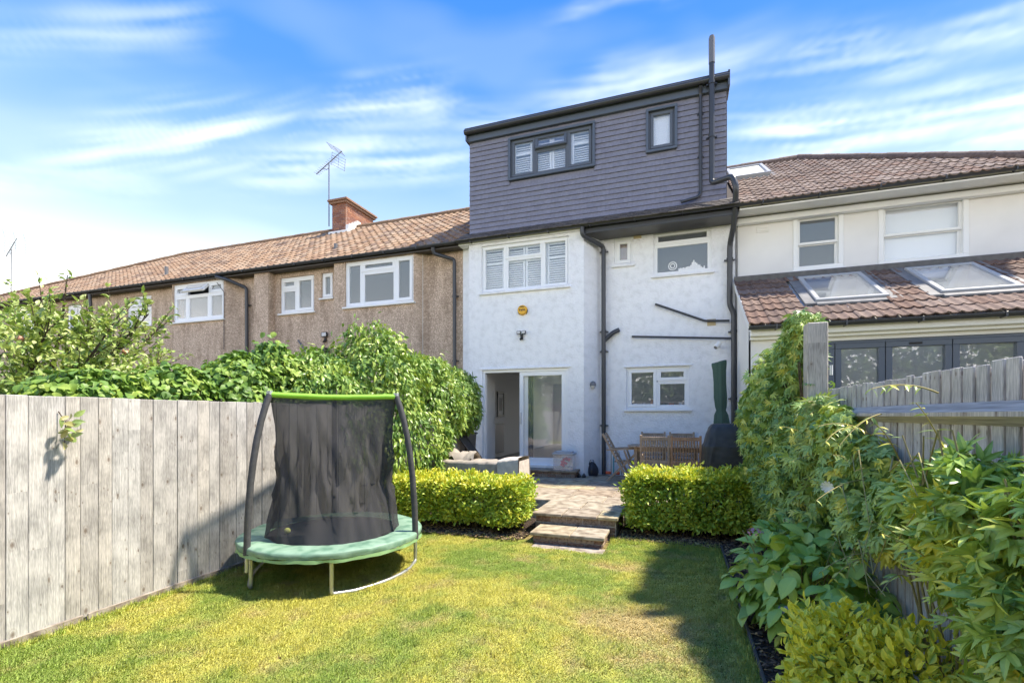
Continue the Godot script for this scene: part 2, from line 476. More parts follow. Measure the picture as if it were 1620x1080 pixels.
func louvres(parent: Node3D, x0: float, x1: float, y0: float, y1: float, d: float, panels: int) -> void:
	for k in panels:
		var a: float = lerpf(x0, x1, float(k) / panels) + 0.006
		var b: float = lerpf(x0, x1, float(k + 1) / panels) - 0.006
		var m = MB.new()
		ring(m, a, b, y0, y1, d, d + 0.03, 0.05)
		var mid = y0 + (y1 - y0) * 0.66
		m.box(V(a + 0.05, mid - 0.03, d + 0.03), V(b - 0.05, mid + 0.03, d))
		var y = y0 + 0.08
		while y < y1 - 0.07:
			if absf(y - mid) > 0.055:
				m.bar(V(a + 0.05, y, d + 0.018), V(b - 0.05, y, d + 0.018), 0.052, 0.008, Vector3(0, 0.62, 0.78))
			y += 0.052
		part(parent, "shutter", m, M.blind)
func pipe(parent: Node3D, called: String, pts: Array, r: float, m: Material, brackets := [], sides := 12) -> Node3D:
	# corners are rounded
	var out = [pts[0]]
	for i in range(1, pts.size() - 1):
		var a: Vector3 = pts[i - 1]; var b: Vector3 = pts[i]; var e: Vector3 = pts[i + 1]
		var k = minf(r * 1.6, 0.45 * minf(a.distance_to(b), b.distance_to(e)))
		var p = b + (a - b).normalized() * k
		var q = b + (e - b).normalized() * k
		for j in 5:
			var t = j / 4.0
			out.append(p.lerp(b, t).lerp(b.lerp(q, t), t))
	out.append(pts[-1])
	var mb = MB.new()
	mb.tube(out, r, sides)
	var o = part(parent, called, mb, m)
	for b in brackets:
		var c = MB.new()
		c.tube([b - Vector3(0, 0.03, 0), b + Vector3(0, 0.03, 0)], r * 1.22, sides)
		c.box(b + Vector3(-r * 1.9, -0.012, -r * 1.6), b + Vector3(r * 1.9, 0.012, -r * 0.6))
		part(o, "bracket", c, m)
	return o
func pantile_mesh(w: float, length: float, rolls: int, amp: float, lift := 0.024) -> ArrayMesh:
	# x across, y up from the roof, z down the slope
	var mb = MB.new()
	var top = []
	var n = 6 * rolls
	for r in 2:
		var row = []
		for k in n + 1:
			var t = float(k) / n
			var ph = fmod(t * rolls, 1.0) if k < n else 1.0
			var y: float
			if ph < 0.42: y = sin(ph / 0.42 * PI) * amp
			else: y = -sin((ph - 0.42) / 0.58 * PI) * amp * 0.28
			row.append(Vector3((t - 0.5) * w, y + 0.012 + r * lift, r * length))
		top.append(row)
	mb.grid(top)
	for k in n:
		var a: Vector3 = top[1][k]; var b: Vector3 = top[1][k + 1]
		mb.quad(a, b, b - Vector3(0, 0.02, 0), a - Vector3(0, 0.02, 0), Vector3(0, 0, 1))
	return mb.mesh()
func lay_tiles(parent: Node3D, mesh: Mesh, cols: Array, x0: float, x1: float, w: float, eave: Vector3, ridge: Vector3, gauge: float, keep: Callable, jitter := 0.004, most := 300, stagger := false, tm = null) -> void:
	# eave and ridge: points (0, y, -d) of the slope's foot and top
	var up = (ridge - eave)
	var length = up.length()
	up = up.normalized()
	var nrm = Vector3.RIGHT.cross(-up).normalized()
	if nrm.y < 0: nrm = -nrm
	if absf(up.y) > 0.99: nrm = Vector3(0, 0, 1)
	var bs = Basis(Vector3.RIGHT, nrm, -up)
	var where = []
	var pick = []
	var rows = int(round(length / gauge))
	for r in rows:
		var at = length - (rows - 1 - r + 1) * (length / rows)
		at = (r + 1) * (length / rows)
		var n = int(round((x1 - x0) / w))
		for k in n + (1 if stagger and r % 2 == 1 else 0):
			var x = x0 + (k + (0.0 if stagger and r % 2 == 1 else 0.5)) * (x1 - x0) / n
			if stagger: x = clampf(x, x0 + w * 0.5, x1 - w * 0.5)
			var fit = keep.call(x, eave + up * (at - gauge * 0.5))
			if fit is float: x = fit
			elif not fit: continue
			var o = eave + up * at + Vector3(x, 0, 0) + nrm * rf(-jitter, jitter)
			where.append(Transform3D(bs.rotated(nrm, rf(-jitter, jitter) * 1.5), o))
			pick.append(rng.randi() % cols.size())
	if tm == null: tm = M.tile
	scatter(parent, "roof_tile" if not stagger else "wall_tile", "tiling", mesh, tones(tm, cols), cols, tinted(tm), where, pick, most)
func gutter(parent: Node3D, x0: float, x1: float, y: float, d: float, m: Material) -> void:
	var mb = MB.new()
	var rows = []
	for x in [x0, x1]:
		var row = []
		for k in 9:
			var a = PI + PI * k / 8.0
			row.append(V(x, y + sin(a) * 0.06, d - cos(a) * 0.058))
		for k in 9:
			var a = TAU - PI * k / 8.0
			row.append(V(x, y + sin(a) * 0.054, d - cos(a) * 0.052))
		rows.append(row)
	mb.grid(rows, true)
	var g = part(parent, "gutter", mb, m)
	var x = x0 + 0.4
	while x < x1 - 0.2:
		var b = MB.new()
		b.box(V(x - 0.012, y - 0.068, d + 0.1), V(x + 0.012, y + 0.005, d - 0.066), 0.003)
		part(g, "bracket", b, m)
		x += 0.95
func room(parent: Node3D, x0: float, x1: float, y0: float, y1: float, d0: float, d1: float, m: Material, floor_m: Material, hole := []) -> void:
	var mb = MB.new()
	wall_open(mb, x0, x1, y0, y1, d1 - 0.02, 0.018, [hole] if hole.size() else [])
	for e in [[x0, 1.0], [x1, -1.0]]:
		mb.quad(V(e[0], y0, d0), V(e[0], y1, d0), V(e[0], y1, d1), V(e[0], y0, d1), Vector3(e[1], 0, 0))
	mb.quad(V(x0, y1, d0), V(x1, y1, d0), V(x1, y1, d1), V(x0, y1, d1), Vector3.DOWN)
	part(parent, "inner_wall", mb, m)
	var f = MB.new()
	f.box(V(x0, y0 - 0.02, d1), V(x1, y0, d0))
	part(parent, "floor", f, floor_m)
func ridge_tiles(parent: Node3D, a: Vector3, b: Vector3, m: Array) -> void:
	var n = maxi(1, int(a.distance_to(b) / 0.4))
	for k in n:
		var p = a.lerp(b, float(k) / n)
		var q = a.lerp(b, (k + 1.04) / n)
		var mb = MB.new()
		mb.tube([p, q], 0.1 + 0.006 * (k % 2), 10)
		part(parent, "ridge_tile", mb, m[rng.randi() % m.size()])
func bricks(parent: Node3D, x0: float, x1: float, y0: float, y1: float, d0: float, d1: float, cols: Array, faces := "fr", bl := 0.225, bh := 0.075) -> void:
	# a solid of brickwork: mortar core and single bricks on its front (f), right (r) and left (l) faces
	var core = MB.new()
	core.box(V(x0 + 0.006, y0, d1 - 0.006), V(x1 - 0.006, y1 - 0.002, d0 + 0.006))
	part(parent, "mortar", core, M.mortar)
	var mats = tones(M.brick, cols)
	var rows = maxi(1, int(round((y1 - y0) / bh)))
	var rh = (y1 - y0) / rows
	for face in faces:
		var span: float = (x1 - x0) if face == "f" else (d1 - d0)
		var n = maxi(1, int(round(span / bl)))
		for r in rows:
			var cut = [0.0]
			var off = 0.5 if r % 2 == 1 else 0.0
			for k in n + 1:
				var t = (k + off) / n
				if t > 0.02 and t < 0.98: cut.append(t)
			cut.append(1.0)
			for k in cut.size() - 1:
				var a: float = cut[k] * span + 0.005
				var b: float = cut[k + 1] * span - 0.005
				if face == "f" : pass
				var proud = rf(0.0, 0.005)
				var mb = MB.new()
				var yy0 = y0 + r * rh + 0.005
				var yy1 = y0 + (r + 1) * rh - 0.005
				if face == "f": mb.box(V(x0 + a, yy0, d0 + 0.05), V(x0 + b, yy1, d0 - proud), 0.004)
				elif face == "r": mb.box(V(x1 - 0.05, yy0, d0 + b), V(x1 + proud, yy1, d0 + a + (0.052 if k == 0 else 0.0)), 0.004)
				else: mb.box(V(x0 - proud, yy0, d0 + b), V(x0 + 0.05, yy1, d0 + a + (0.052 if k == 0 else 0.0)), 0.004)
				part(parent, "brick", mb, mats[rng.randi() % mats.size()])

# ---------- sky
func sky_image() -> ImageTexture:
	var w = 1536
	var h = 768
	var f = FastNoiseLite.new(); f.seed = 4; f.frequency = 1.0; f.fractal_octaves = 5; f.fractal_gain = 0.55
	var g = FastNoiseLite.new(); g.seed = 14; g.frequency = 1.0; g.fractal_octaves = 3
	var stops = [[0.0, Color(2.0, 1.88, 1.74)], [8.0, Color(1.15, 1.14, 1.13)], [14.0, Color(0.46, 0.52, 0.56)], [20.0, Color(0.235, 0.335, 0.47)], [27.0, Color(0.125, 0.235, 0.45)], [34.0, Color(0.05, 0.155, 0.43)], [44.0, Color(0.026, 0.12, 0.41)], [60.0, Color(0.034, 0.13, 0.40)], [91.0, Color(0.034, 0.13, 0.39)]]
	# long cirrus streaks: azimuth from, to, height from, to, half width, strength
	var streaks = [[-66, -41, 20.5, 31.0, 2.4, 0.75], [-45, -24, 29.5, 33.6, 2.2, 0.6], [-30, 12, 32.3, 33.6, 1.8, 0.55], [-52, -22, 24.5, 29.5, 2.2, 0.6], [2, 40, 28.4, 21.5, 2.3, 0.8], [2, 40, 26.0, 20.0, 1.8, 0.7], [4, 45, 33.0, 27.0, 1.8, 0.55], [-70, -50, 28.0, 35.5, 1.8, 0.4], [-75, -54, 17.2, 21.3, 1.2, 0.35], [-16, 2, 38.5, 39.5, 0.7, 0.3],
		[60, 110, 24, 33, 2.6, 0.7], [80, 150, 38, 30, 2.4, 0.6], [125, 185, 22, 28, 2.6, 0.7], [-110, -80, 30, 24, 2.4, 0.7], [-150, -100, 36, 40, 2.2, 0.6], [-178, -120, 25, 20, 2.4, 0.7], [40, 75, 44, 48, 2.6, 0.5], [-90, -30, 52, 58, 3.0, 0.5], [100, 170, 52, 60, 3.0, 0.5]]
	var im = Image.create(w, h, false, Image.FORMAT_RGBF)
	for y in h:
		var el = 90.0 - (y + 0.5) / h * 180.0
		var c: Color = stops[0][1]
		for i in stops.size() - 1:
			if el >= stops[i][0] and el < stops[i + 1][0]:
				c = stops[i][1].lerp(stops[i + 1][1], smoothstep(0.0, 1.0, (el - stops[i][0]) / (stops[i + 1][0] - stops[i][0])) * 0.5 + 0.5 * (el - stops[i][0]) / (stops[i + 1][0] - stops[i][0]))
		for x in w:
			if el < -1.0:
				im.set_pixel(x, y, Color(0.45, 0.5, 0.5))
				continue
			var az = (x + 0.5) / w * 360.0
			if az > 180.0: az -= 360.0
			var p = Vector3(sin(deg_to_rad(az)) * cos(deg_to_rad(el)), sin(deg_to_rad(el)), -cos(deg_to_rad(az)) * cos(deg_to_rad(el)))
			var k = 0.0
			var warp = g.get_noise_3dv(p * 3.0) * 2.2
			for s in streaks:
				if az < s[0] - 3.0 or az > s[1] + 3.0: continue
				var t: float = (az - s[0]) / (s[1] - s[0])
				var mid: float = lerpf(s[2], s[3], t) + warp
				var across: float = (el - mid) / s[4]
				if absf(across) > 2.2: continue
				var along: float = smoothstep(-0.05, 0.28, t) * (1.0 - smoothstep(0.72, 1.05, t))
				# fibres drawn out along the streak
				var slope: float = (s[3] - s[2]) / (s[1] - s[0])
				var fib = f.get_noise_3d(az * 0.032, (el - slope * az) * 0.75 + s[2], s[0])
				var puff = f.get_noise_3d(az * 0.07 + 40.0, (el - slope * az) * 0.4, s[0] + 9.0)
				k = maxf(k, s[5] * along * exp(-across * across * 1.1) * clampf(0.48 + fib * 1.5 + puff * 0.7, 0.0, 1.15))
			var veil = clampf(g.get_noise_3d(p.x * 2.5, p.y * 7.0, p.z * 2.5) * 0.35 + 0.04, 0.0, 0.2)
			k = clampf(k * 0.55 + veil * 0.3 * (1.0 - k), 0.0, 0.8)
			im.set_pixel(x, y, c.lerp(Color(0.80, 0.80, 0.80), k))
	return ImageTexture.create_from_image(im)

func _ready() -> void:
	rng.seed = 20
	var cam = Camera3D.new()
	cam.name = "camera"
	add_child(cam)
	cam.position = eye
	cam.rotation_degrees = Vector3(0, 19.4, 0)
	cam.near = 0.05; cam.far = 3000.0
	cam.projection = Camera3D.PROJECTION_FRUSTUM
	cam.size = 0.05 * 1080.0 / 755.0
	cam.frustum_offset = Vector2(0, 0.05 * 117.0 / 755.0)
	cam.current = true
	var env = Environment.new()
	env.background_mode = Environment.BG_SKY
	var pano = PanoramaSkyMaterial.new()
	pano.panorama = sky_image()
	env.sky = Sky.new()
	env.sky.sky_material = pano
	env.background_energy_multiplier = 0.87
	env.tonemap_mode = Environment.TONE_MAPPER_LINEAR
	env.tonemap_exposure = 3.1
	env.sdfgi_enabled = true; env.ssao_enabled = true; env.ssil_enabled = true
	var we = WorldEnvironment.new()
	we.name = "world_environment"
	we.environment = env
	add_child(we)
	var sun = DirectionalLight3D.new()
	sun.name = "sun"
	sun.light_color = Color(1.0, 0.955, 0.88)
	sun.light_energy = 0.92
	sun.light_angular_distance = 3.2
	sun.shadow_enabled = true
	add_child(sun)
	sun.look_at_from_position(Vector3.ZERO, Vector3(-0.55, -1.0, 0.22), Vector3.UP)
	make_materials()
	build_ground()
	white_house()
	brown_terrace()
	right_house()
	build_garden()

func build_ground() -> void:
	var g = MB.new()
	g.quad(Vector3(-400, -0.04, -400), Vector3(400, -0.04, -400), Vector3(400, -0.04, 400), Vector3(-400, -0.04, 400), Vector3.UP)
	setting("ground", g, M.ground)

# ---------- houses
const EAVE_D := 10.4
const EAVE_Y := 5.84
const RIDGE_D := 14.5
const RIDGE_Y := 8.45
func roof_back(mb: MB, x0: float, x1: float, hip0: float, hip1: float) -> void:
	# front sheet below the tiles and the plain slopes out of sight; hip: how far the ridge end lies in from the eave end
	var f0 = V(x0, EAVE_Y - 0.02, EAVE_D); var f1 := V(x1, EAVE_Y - 0.02, EAVE_D)
	var r0 = V(x0 + hip0, RIDGE_Y - 0.02, RIDGE_D); var r1 := V(x1 - hip1, RIDGE_Y - 0.02, RIDGE_D)
	var b0 = V(x0, EAVE_Y - 0.02, 2 * RIDGE_D - EAVE_D); var b1 := V(x1, EAVE_Y - 0.02, 2 * RIDGE_D - EAVE_D)
	var inside = V((x0 + x1) / 2, 6.2, RIDGE_D)
	mb.flat(f0, f1, r1, r0, inside)
	mb.flat(b0, b1, r1, r0, inside)
	if hip0 > 0: mb.flat(f0, b0, r0, r0, inside)
	if hip1 > 0: mb.flat(f1, b1, r1, r1, inside)

func white_house() -> void:
	var h = thing("white_house", "white rendered terraced house with dark tile-hung dormer and open sliding patio door", "house", "", V(-1.9, 0, 11))
	var w = MB.new()
	wall_open(w, -4.8, -2.01, 0, 5.74, 10.5, 0.24, [[-4.45, -2.37, 0.52, 2.72], [-4.47, -2.35, 4.56, 5.68]])
	wall_open(w, -1.72, 1.1, 0, 5.74, 11.0, 0.24, [[-1.14, 0.19, 1.79, 2.72], [-0.55, 0.64, 4.73, 5.70], [-1.41, -1.0, 5.05, 5.66]])
	prism(w, [[-2.01, 10.5], [-1.72, 11.0], [-1.72, 11.24], [-2.01, 10.74]], 0, 5.74)
	prism(w, [[-5.06, 10.72], [-4.8, 10.72], [-4.8, 10.95], [-5.06, 10.95]], 0, 5.74)
	w.box(V(-4.97, 0, 18.6), V(-4.8, 6.0, 10.96))
	w.box(V(1.02, 0, 18.6), V(1.1, 6.0, 11.25))
	part(h, "wall", w, M.white)
	w = MB.new()
	wall_open(w, -4.97, 1.1, 0, 6.0, 18.6, 0.2, [[-4.2, -2.0, 0.56, 2.8]])  # unglazed opening out of view, added to let daylight into the room
	part(h, "street_wall", w, M.white)
	# lintel line over the patio door and the kitchen window
	var li = MB.new()
	li.box(V(-4.52, 2.725, 10.52), V(-2.3, 2.775, 10.475), 0.008)
	part(h, "lintel", li, M.white)
	li = MB.new()
	li.box(V(-1.2, 2.725, 11.02), V(0.25, 2.765, 10.975), 0.008)
	part(h, "lintel", li, M.white)
	room(h, -4.78, 1.0, 0.5, 2.9, 11.25, 18.59, M.room_white, M.room_floor, [-4.2, -2.0, 0.56, 2.8])  # back wall cut through to match the added daylight opening
	var bf = MB.new()
	bf.box(V(-4.78, 0.46, 11.25), V(-2.1, 0.498, 10.67))
	part(h, "bay_floor", bf, M.room_floor)
	bf = MB.new()
	bf.box(V(-4.78, 2.9, 11.25), V(-2.03, 3.0, 10.76))
	part(h, "bay_ceiling", bf, M.room_white)
	room(h, -4.78, 1.0, 3.15, 5.7, 11.3, 18.59, M.room_blue, M.room_floor)
	room(h, -4.78, 0.8, 6.3, 8.4, 11.1, 15.0, M.room_white, M.room_floor)
	# patio door: left leaf slid open, right leaf glazed
	var d = holder(h, "patio_door")
	var fr = MB.new()
	ring(fr, -4.45, -2.37, 0.52, 2.72, 10.53, 10.66, 0.06)
	fr.box(V(-4.5, 0.46, 10.56), V(-2.32, 0.53, 10.42), 0.008)
	part(d, "frame", fr, M.upvc)
	for k in [[-3.53, -2.43, 10.545], [-3.44, -2.4, 10.61]]:
		var s = MB.new()
		ring(s, k[0], k[1], 0.58, 2.66, k[2], k[2] + 0.045, 0.095)
		var sash = part(d, "leaf", s, M.upvc)
		var p = MB.new()
		p.box(V(k[0] + 0.09, 0.67, k[2] + 0.024), V(k[1] - 0.09, 2.57, k[2] + 0.02))
		part(sash, "pane", p, M.glass)
		if k[2] < 10.55:
			var hd = MB.new()
			hd.tube([V(-3.485, 1.45, 10.52), V(-3.485, 1.72, 10.52)], 0.012)
			for y in [1.47, 1.70]: hd.tube([V(-3.485, y, 10.55), V(-3.485, y, 10.52)], 0.009)
			part(sash, "handle", hd, M.galv)
	# what shows through the open door
	var lin = MB.new()
	lin.box(V(-4.77, 0.5, 11.6), V(-4.55, 2.88, 10.76), 0.004)
	part(h, "partition", lin, M.room_white)
	var rad = MB.new()
	for k in 8: rad.box(V(-4.77, 0.62, 12.02 + k * 0.09), V(-4.69, 1.42, 11.95 + k * 0.09), 0.01)
	part(h, "radiator", rad, M.grey_pvc)
	var cu = MB.new()
	var rows = []
	for y in [0.52, 1.6, 2.84]:
		var row = []
		for k in 25: row.append(V(-3.62 + k * 0.012, y, 11.05 + 0.035 * sin(k * 1.5)))
		rows.append(row)
	cu.grid(rows)
	part(h, "curtain", cu, M.dark_cloth)
	# door step
	bricks(h, -3.35, -2.13, 0.3, 0.415, 10.1, 10.5, M.brick_old, "fr", 0.215, 0.0575)
	var st = MB.new()
	st.box(V(-4.5, 0.417, 10.49), V(-2.09, 0.465, 10.06), 0.01)
	part(h, "door_step", st, M.stone_dup)
	# upper bay window with white louvres inside
	window(h, -4.47, -2.35, 4.56, 5.68, 10.5, [[0.0, 0.29, 0.0, 1.0, 1], [0.29, 0.71, 0.68, 1.0, 1], [0.29, 0.71, 0.0, 0.68, 0], [0.71, 1.0, 0.0, 1.0, 1]], M.upvc, {"sill": M.white})
	louvres(h, -4.45, -2.37, 4.6, 5.62, 10.63, 4)
	window(h, -1.14, 0.19, 1.79, 2.72, 11.0, [[0.0, 0.5, 0.0, 1.0, 1], [0.5, 1.0, 0.66, 1.0, 1], [0.5, 1.0, 0.0, 0.66, 0]], M.upvc, {"sill": M.upvc, "fw": 0.065})
	window(h, -0.55, 0.64, 4.73, 5.70, 11.0, [[0.0, 1.0, 0.7, 1.0, 1], [0.0, 1.0, 0.0, 0.7, 0]], M.upvc, {"sill": M.white, "fw": 0.055})
	var sm = window(h, -1.41, -1.0, 5.05, 5.66, 11.0, [[0.0, 1.0, 0.0, 1.0, 1]], M.upvc, {"sill": M.white, "fw": 0.07})
	var bl = MB.new()
	bl.box(V(-1.36, 5.09, 11.16), V(-1.05, 5.62, 11.15))
	part(sm, "blind", bl, mat(L(0.50, 0.40, 0.35), 0.8))
	# air bricks
	for a in [[-0.98, 5.6], [0.55, 3.56]]:
		var ab = MB.new()
		ab.box(V(a[0], a[1], 11.02), V(a[0] + 0.17, a[1] + 0.14, 10.985), 0.004)
		for k in 4: ab.box(V(a[0] + 0.015, a[1] + 0.02 + k * 0.03, 11.0), V(a[0] + 0.155, a[1] + 0.032 + k * 0.03, 10.978))
		part(h, "air_brick", ab, mat(L(0.55, 0.45, 0.28), 0.9))
	# frosted city skyline strip on the landing window
	var sk = MB.new()
	var x = -0.36
	while x < 0.5:
		var t = (x + 0.36) / 0.86
		var hh = 0.03 + rf(0.0, 0.05) + (0.14 * exp(-pow((t - 0.74) / 0.1, 2)) if t > 0.5 else 0.0)
		if t > 0.35: sk.box(V(x, 4.80, 11.057), V(x + 0.028, 4.80 + hh, 11.054))
		x += 0.03
	part(h, "window_film", sk, M.blind)
	sk = MB.new()
	for k in 20:
		var a0 = TAU * k / 20; var a1 := TAU * (k + 1) / 20
		for rr in [0.035, 0.075]:
			sk.flat(V(-0.15 + cos(a0) * rr, 4.93 + sin(a0) * rr, 11.055), V(-0.15 + cos(a1) * rr, 4.93 + sin(a1) * rr, 11.055), V(-0.15 + cos(a1) * (rr + 0.02), 4.93 + sin(a1) * (rr + 0.02), 11.055), V(-0.15 + cos(a0) * (rr + 0.02), 4.93 + sin(a0) * (rr + 0.02), 11.055), V(0, 5, 12))
	part(h, "window_film", sk, M.blind)
	# roof: eave strip, box eaves, dormer
	var soffit = MB.new()
	soffit.box(V(-2.0, 5.66, 11.0), V(1.1, 5.72, 10.46), 0.004)
	soffit.box(V(-2.0, 5.72, 10.5), V(1.1, 5.86, 10.46), 0.004)
	part(h, "soffit", soffit, M.black_pvc)
	var fascia = MB.new()
	fascia.box(V(-5.06, 5.745, 11.0), V(-2.0, 5.80, 10.45), 0.004)
	part(h, "fascia", fascia, M.white_paint)
	gutter(h, -5.1, 1.12, 5.83, 10.37, M.black_pvc)
	var strip = MB.new()
	strip.box(V(-5.06, 5.75, 10.9), V(1.1, 5.835, 10.55))
	part(h, "wall_plate", strip, M.felt)
	var flat_tile = pantile_mesh(0.165, 0.27, 1, 0.003)
	lay_tiles(h, flat_tile, [Color(0.13, 0.115, 0.11), Color(0.16, 0.145, 0.135), Color(0.105, 0.095, 0.095)], -5.06, 1.1, 0.165, V(0, 5.85, 10.38), V(0, 6.16, 10.87), 0.145, func(_x, _p): return true, 0.003, 120)
	var rb = MB.new()
	roof_back(rb, -4.95, 1.1, 0, 0)
	part(h, "roof", rb, M.felt)
	var dm = holder(h, "dormer")
	var dw = MB.new()
	wall_open(dw, -4.92, 0.9, 6.08, 8.46, 10.88, 0.18, [[-3.85, -1.86, 7.34, 8.27], [-0.65, -0.1, 7.42, 8.28]])
	dw.box(V(-4.92, 6.08, 15.6), V(-4.74, 8.46, 11.06))
	dw.box(V(0.72, 6.08, 15.6), V(0.9, 8.46, 11.06))
	dw.box(V(-4.92, 6.08, 15.8), V(0.9, 8.46, 15.6))
	part(dm, "cheek", dw, mat(L(0.23, 0.23, 0.25), 0.9))
	var slab = MB.new()
	slab.box(V(-4.98, 8.47, 15.85), V(0.96, 8.60, 10.78))
	part(dm, "flat_roof", slab, M.felt)
	var hang = pantile_mesh(0.166, 0.19, 1, 0.0015, 0.036)
	var solid = func(px, p):
		for q in [[-3.9, -1.81, 7.27], [-0.7, -0.05, 7.35]]:
			if p.y < q[2] or p.y > 8.32 or px < q[0] - 0.06 or px > q[1] + 0.06: continue
			if px - 0.083 < q[0]: return q[0] - 0.06
			if px + 0.083 > q[1]: return q[1] + 0.06
			return false
		return true
	lay_tiles(dm, hang, M.tile_slate, -4.93, 0.91, 0.166, V(0, 6.09, 10.865), V(0, 8.46, 10.865), 0.1185, solid, 0.0025, 300, true, M.slate)
	# the cheek that shows its edge
	var edge = MB.new()
	for k in 20: edge.box(V(0.88, 6.1 + k * 0.1185, 11.0), V(0.925, 6.205 + k * 0.1185, 10.842), 0.002)
	part(dm, "corner_tile", edge, mat(L(0.13, 0.126, 0.15), 0.85))
	var fa = MB.new()
	fa.box(V(-4.99, 8.40, 10.86), V(0.96, 8.63, 10.76), 0.006)
	fa.box(V(-4.99, 8.40, 11.2), V(-4.95, 8.66, 10.70), 0.006)
	fa.box(V(0.93, 8.40, 11.2), V(0.97, 8.72, 10.66), 0.006)
	part(dm, "fascia", fa, M.anthracite)
	var gm = MB.new()
	gm.tube([V(-5.0, 8.60, 10.68), V(0.95, 8.60, 10.68)], 0.06, 12)
	gm.box(V(-5.0, 8.655, 10.9), V(0.97, 8.69, 10.66), 0.008)
	part(dm, "gutter", gm, M.black_pvc)
	var w1 = window(dm, -3.85, -1.86, 7.34, 8.27, 10.80, [[0.0, 0.31, 0.0, 1.0, 1], [0.31, 0.70, 0.62, 1.0, 2], [0.31, 0.70, 0.0, 0.62, 0], [0.70, 1.0, 0.0, 1.0, 1]], M.slate_frame, {"fw": 0.056, "tilt": 0.2})
	louvres(w1, -3.8, -1.9, 7.4, 8.22, 10.925, 4)
	var w2 = window(dm, -0.65, -0.1, 7.42, 8.28, 10.80, [[0.0, 1.0, 0.0, 1.0, 1]], M.slate_frame, {"fw": 0.06})
	var fb = MB.new()
	fb.box(V(-0.6, 7.46, 10.93), V(-0.15, 8.24, 10.92))
	part(w2, "blind", fb, M.blind)
	for e in [[-3.9, -1.81, 8.27, 7.34], [-0.7, -0.05, 8.28, 7.42]]:
		var sr = MB.new()
		ring(sr, e[0], e[1], e[3] - 0.05, e[2] + 0.04, 10.775, 10.88, 0.055, 0.004)
		part(dm, "window_surround", sr, M.anthracite)
	# soil stack and rainwater pipes
	pipe(h, "soil_stack", [V(0.62, 9.4, 10.64), V(0.62, 6.72, 10.64), V(0.62, 6.42, 10.62), V(0.98, 6.36, 10.3), V(1.04, 6.1, 10.26), V(1.03, 5.5, 10.6), V(0.98, 5.2, 10.86), V(0.98, 3.95, 10.9), V(1.06, 3.78, 10.9), V(1.06, 0.32, 10.9)], 0.055, M.black_pvc, [V(0.62, 8.5, 10.64), V(0.62, 7.4, 10.64), V(0.98, 4.9, 10.88), V(1.06, 3.4, 10.9), V(1.06, 2.0, 10.9)], 14)
	var cowl = MB.new()
	cowl.tube([V(0.62, 8.9, 10.64), V(0.62, 9.42, 10.64)], 0.062, 14)
	cowl.tube([V(0.62, 9.40, 10.64), V(0.62, 9.46, 10.64)], 0.05, 14)
	part(h, "vent_cowl", cowl, M.grey_pvc)
	pipe(h, "downpipe", [V(0.41, 8.52, 10.68), V(0.41, 8.40, 10.77), V(0.41, 6.33, 10.79), V(0.36, 6.24, 10.76), V(0.02, 6.16, 10.70)], 0.034, M.black_pvc, [V(0.41, 8.0, 10.79), V(0.41, 7.1, 10.79)])
	pipe(h, "downpipe", [V(-2.02, 5.77, 10.36), V(-2.02, 5.60, 10.37), V(-1.63, 5.46, 10.86), V(-1.63, 0.32, 10.9)], 0.05, M.black_pvc, [V(-1.63, 5.36, 10.88), V(-1.63, 3.55, 10.9), V(-1.63, 3.1, 10.9), V(-1.63, 1.42, 10.9)], 14)
	pipe(h, "waste_pipe", [V(-1.30, 3.58, 10.96), V(-1.42, 3.52, 10.9), V(-1.62, 3.34, 10.9)], 0.05, M.black_pvc)
	pipe(h, "waste_pipe", [V(-0.5, 4.1, 10.99), V(-0.5, 4.09, 10.93), V(0.5, 3.66, 10.93), V(0.98, 3.63, 10.92)], 0.024, M.black_pvc)
	pipe(h, "waste_pipe", [V(-1.0, 3.42, 10.99), V(-1.0, 3.41, 10.93), V(0.9, 3.27, 10.93), V(1.04, 3.26, 10.92)], 0.022, M.black_pvc)
	var cb = MB.new()
	cb.tube([V(1.13, 5.7, 10.97), V(1.13, 0.4, 10.97)], 0.008, 6)
	part(h, "cable", cb, M.black_pvc)

